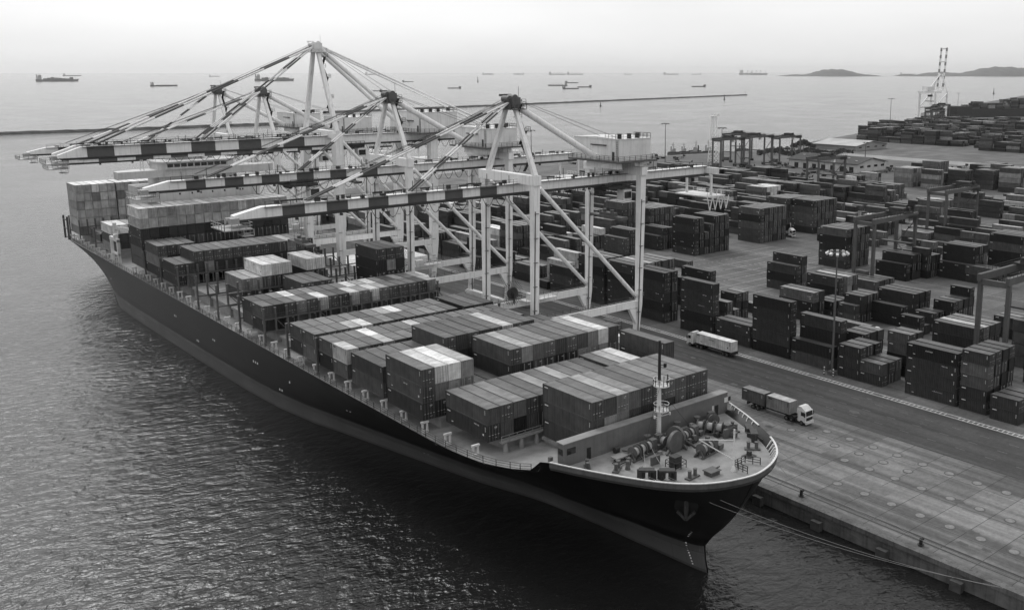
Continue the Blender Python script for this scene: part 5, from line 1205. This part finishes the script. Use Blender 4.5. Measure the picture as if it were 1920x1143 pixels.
def vessel(px, py, plen, label, style, flip=1):
    """a vessel on the water, plen photo pixels long, broadside to the viewer"""
    py = max(py, 140.2+.25*(py-135)); p = gz(px, py, WATER); dist = (p.xy).length; L = plen*(p.x*math.sin(AZ)+p.y*math.cos(AZ))/1821*(.88 if style == 'box' else 1); ang = math.atan2(p.x, p.y)
    t = thing('cargo_ship' if style != 'tug' else 'tugboat', label, 'ship' if style != 'tug' else 'tug', (p.x,p.y,WATER), 'vessels at anchor' if style != 'tug' else 'tugs at their berth', -ang + (0 if flip > 0 else math.pi))
    Bm, D = max(L*.14, 4), L*(.055 if style == 'box' else .045)
    if style == 'coaster': D = L*.05
    if style == 'tug': D = L*.11; Bm = L*.3
    n = 14; b = MB(); vs = []
    for i in range(n+1):
        u = i/n; x = -L/2+L*u; wd = Bm/2*min(1, (1-u)*5+.02)**.55*min(1,.75+u*2); sh = D*(1+.35*max(0,u-.8)*5*.6+.15*max(0,.15-u)*6)
        vs += [(x,-wd*.8,-.5),(x+(.03*L*u**6),-wd,sh),(x+(.03*L*u**6),wd,sh),(x,wd*.8,-.5)]
    fs = [(4*i+j,4*i+4+j,4*i+5+j,4*i+1+j) for i in range(n) for j in range(3)]+[(0,1,2,3),(4*n+3,4*n+2,4*n+1,4*n)]
    b.add(vs, fs, 0); b.build('hull', SHIPG, t)
    hx = -L*.40 if style != 'tug' else -L*.02; hl, hh = (L*.09, L*.12) if style in ('box','bulk','tanker') else (L*.14, L*.11)
    if style == 'tug': hl, hh = L*.28, L*.32
    b = MB().box(hx-hl/2,hx+hl/2,-Bm*.42,Bm*.42,D*.9,D+hh*.65).box(hx-hl*.35,hx+hl*.45,-Bm*.48,Bm*.48,D+hh*.65,D+hh).box(hx-hl*.9,hx-hl*.55,-Bm*.12,Bm*.12,D,D+hh*1.1); b.build('deckhouse', SHIPW if style != 'coaster' else SHIPG, t)
    b = MB().tube((hx,0,D+hh),(hx,0,D+hh*1.5),max(L*.003,.15),6)
    if style != 'tug': b.tube((L*.44,0,D),(L*.44,0,D+hh*.8),max(L*.003,.2),6)
    else: b.tube((hx-hl*.2,0,D+hh),(hx-hl*.2,0,D+hh*2.3),.22,6).beam((hx-hl*.2-1.2,0,D+hh*1.8),(hx-hl*.2+1.2,0,D+hh*1.8),.2,.2).tube((hx-hl*.7,1.2,D),(hx-hl*.7,1.2,D+hh*1.35),.5,8).box(-L*.44,L*.44,-Bm*.5,-Bm*.46,D,D+.9)
    b.build('mast', STEEL, t)
    rr = random.Random(int(px)); b = MB()
    if style == 'box':
        x = -L*.32
        while x < L*.40: hgt = D*rr.uniform(.35,1.1); b.box(x,x+L*.085,-Bm*.45,Bm*.45,D,D+hgt); x += L*.09
    elif style == 'bulk':
        for k in range(5): x = -L*.28+k*L*.15; b.box(x,x+L*.09,-Bm*.35,Bm*.35,D,D+D*.3)
        for k in range(4): x = -L*.2+k*L*.15; b.tube((x,0,D),(x,0,D+hh*.95),L*.006,6).beam((x,0,D+hh*.9),(x+L*.07,0,D+hh*.5),L*.008,L*.008)
    elif style in ('tanker','coaster'):
        b.box(-L*.28,L*.38,-Bm*.2,Bm*.2,D,D*1.25); b.tube((L*.1,0,D),(L*.1,0,D+hh*.5),L*.005,6)
    if b.v: b.build('deck_cargo', SHIPC, t)
    return t
for a in ((107,153,78,'large loaded container ship far out on the pale sea','box',1),(307,162,46,'low coaster alone on the pale water','tanker',1),(514,152,78,'long container ship glimpsed between the tall crane stays','box',1),
    (765,154,20,'tiny ship above the second crane','coaster',1),(852,166,24,'small dark tanker in open water behind the cranes','coaster',-1),(705,171,20,'small vessel hidden behind the second crane head','coaster',-1),
    (1046,161,36,'dark freighter anchored nearest mid bay','bulk',-1),(1072,156,24,'small barge beyond the dark freighter','coaster',1),(1070,167,30,'low dark barge inshore of the dark freighter','coaster',1),(1096,164,26,'low barge touching its neighbour in mid bay','coaster',-1),
    (1310,163,26,'low dark coaster beyond the jetty end','coaster',-1),(1045,135.9,32,'bulk carrier on the horizon, broadest of its row','bulk',1),(1078,135.3,30,'bulk carrier on the horizon, just past the broadest','bulk',1),(915,134.9,24,'faint ship on the horizon above the near crane','box',1),(973,134.8,22,'faint ship on the horizon between two bulk carriers','box',-1),
    (1178,135,14,'tiny ship alone on the horizon','tanker',1),(1258,135.0,28,'pale long ship on the horizon','tanker',1),(1306,135.0,18,'small faint ship left of the islands on the horizon','tanker',-1),(1412,135.6,52,'long ship before the islands, on the horizon','bulk',1),(1422,137.6,34,'ship crossing in front of the long horizon ship','box',1),
    (1700,135.2,24,'faint ship between the islands','tanker',1),(135,143,30,'faint ship behind the large container ship','tanker',1),(402,144,18,'faint speck of a ship over the crane stays','tanker',1),(700,136,30,'faint ship on the horizon behind backstays','tanker',1)): vessel(*a)
for i, a in enumerate(((1264,289,26,'white tug at the left end of the tug berth','tug',1),(1284,288,24,'tug second along the tug berth','tug',1),(1303,287,28,'tug third along the tug berth with tall mast','tug',-1),(1330,288,30,'dark tug beside the lattice tower','tug',1),(1392,283,26,'tug moored past the yard gantries','tug',1))): vessel(*a)
# the ship at the far berth
fs_ = thing('container_ship', 'distant black container ship at the far berth, stacked high with boxes', 'container ship', (1500,800,WATER)); T = Matrix.Translation(-V(fs_.location))
b = MB(); b.prism([(1352,792),(1372,772),(1395,760),(1760,600),(1775,640),(1410,806),(1380,806)], WATER-.5, 13); b.prism([(1347,797),(1372,772),(1395,760),(1404,806),(1378,808)],13,17)
o = b.build('hull', mat('berth_hull', .03, .6), fs_); o.matrix_parent_inverse = T
b = MB(); rr = random.Random(4); BX = [paint(k, False) for k in 'kdmgl']
d = (V((1760,600,0))-V((1395,760,0))).normalized(); nn = V((-d.y,d.x,0))
fc = 0
for k in range(22):
    c = V((1402,762,0))+d*(k*14.5); n = rr.choice((2,3,4,4,5)) if k else 2
    for r_ in range(12):
        nz = max(1, n+rr.choice((-1,0,0,1)))
        for z in range(nz):
            p = c+nn*(2+r_*2.55); b.beam(p+V((0,0,14.5+2.6*z)), p+d*12.2+V((0,0,14.5+2.6*z)), 2.44, 2.58, rr.randrange(5))
tag(b.build('ship_deckload', BX), 'mixed containers stacked on the distant ship at the far berth', 'containers', None, 'stuff')
# haze over the whole scene
hz = MB().box(-29000,44000,-2500,44500,-8,300).build('haze', [])
m = bpy.data.materials.new('haze_air'); m.use_nodes = True; n = m.node_tree.nodes; n.clear(); out = n.new('ShaderNodeOutputMaterial'); pv = n.new('ShaderNodeVolumePrincipled')
pv.inputs['Color'].default_value = (1,1,1,1); pv.inputs['Density'].default_value = HAZE; pv.inputs['Anisotropy'].default_value = HAZE_G
m.node_tree.links.new(pv.outputs[0], out.inputs['Volume']); hz.data.materials.append(m); tag(hz, 'thin bright haze over the harbour', 'haze', None, 'stuff')
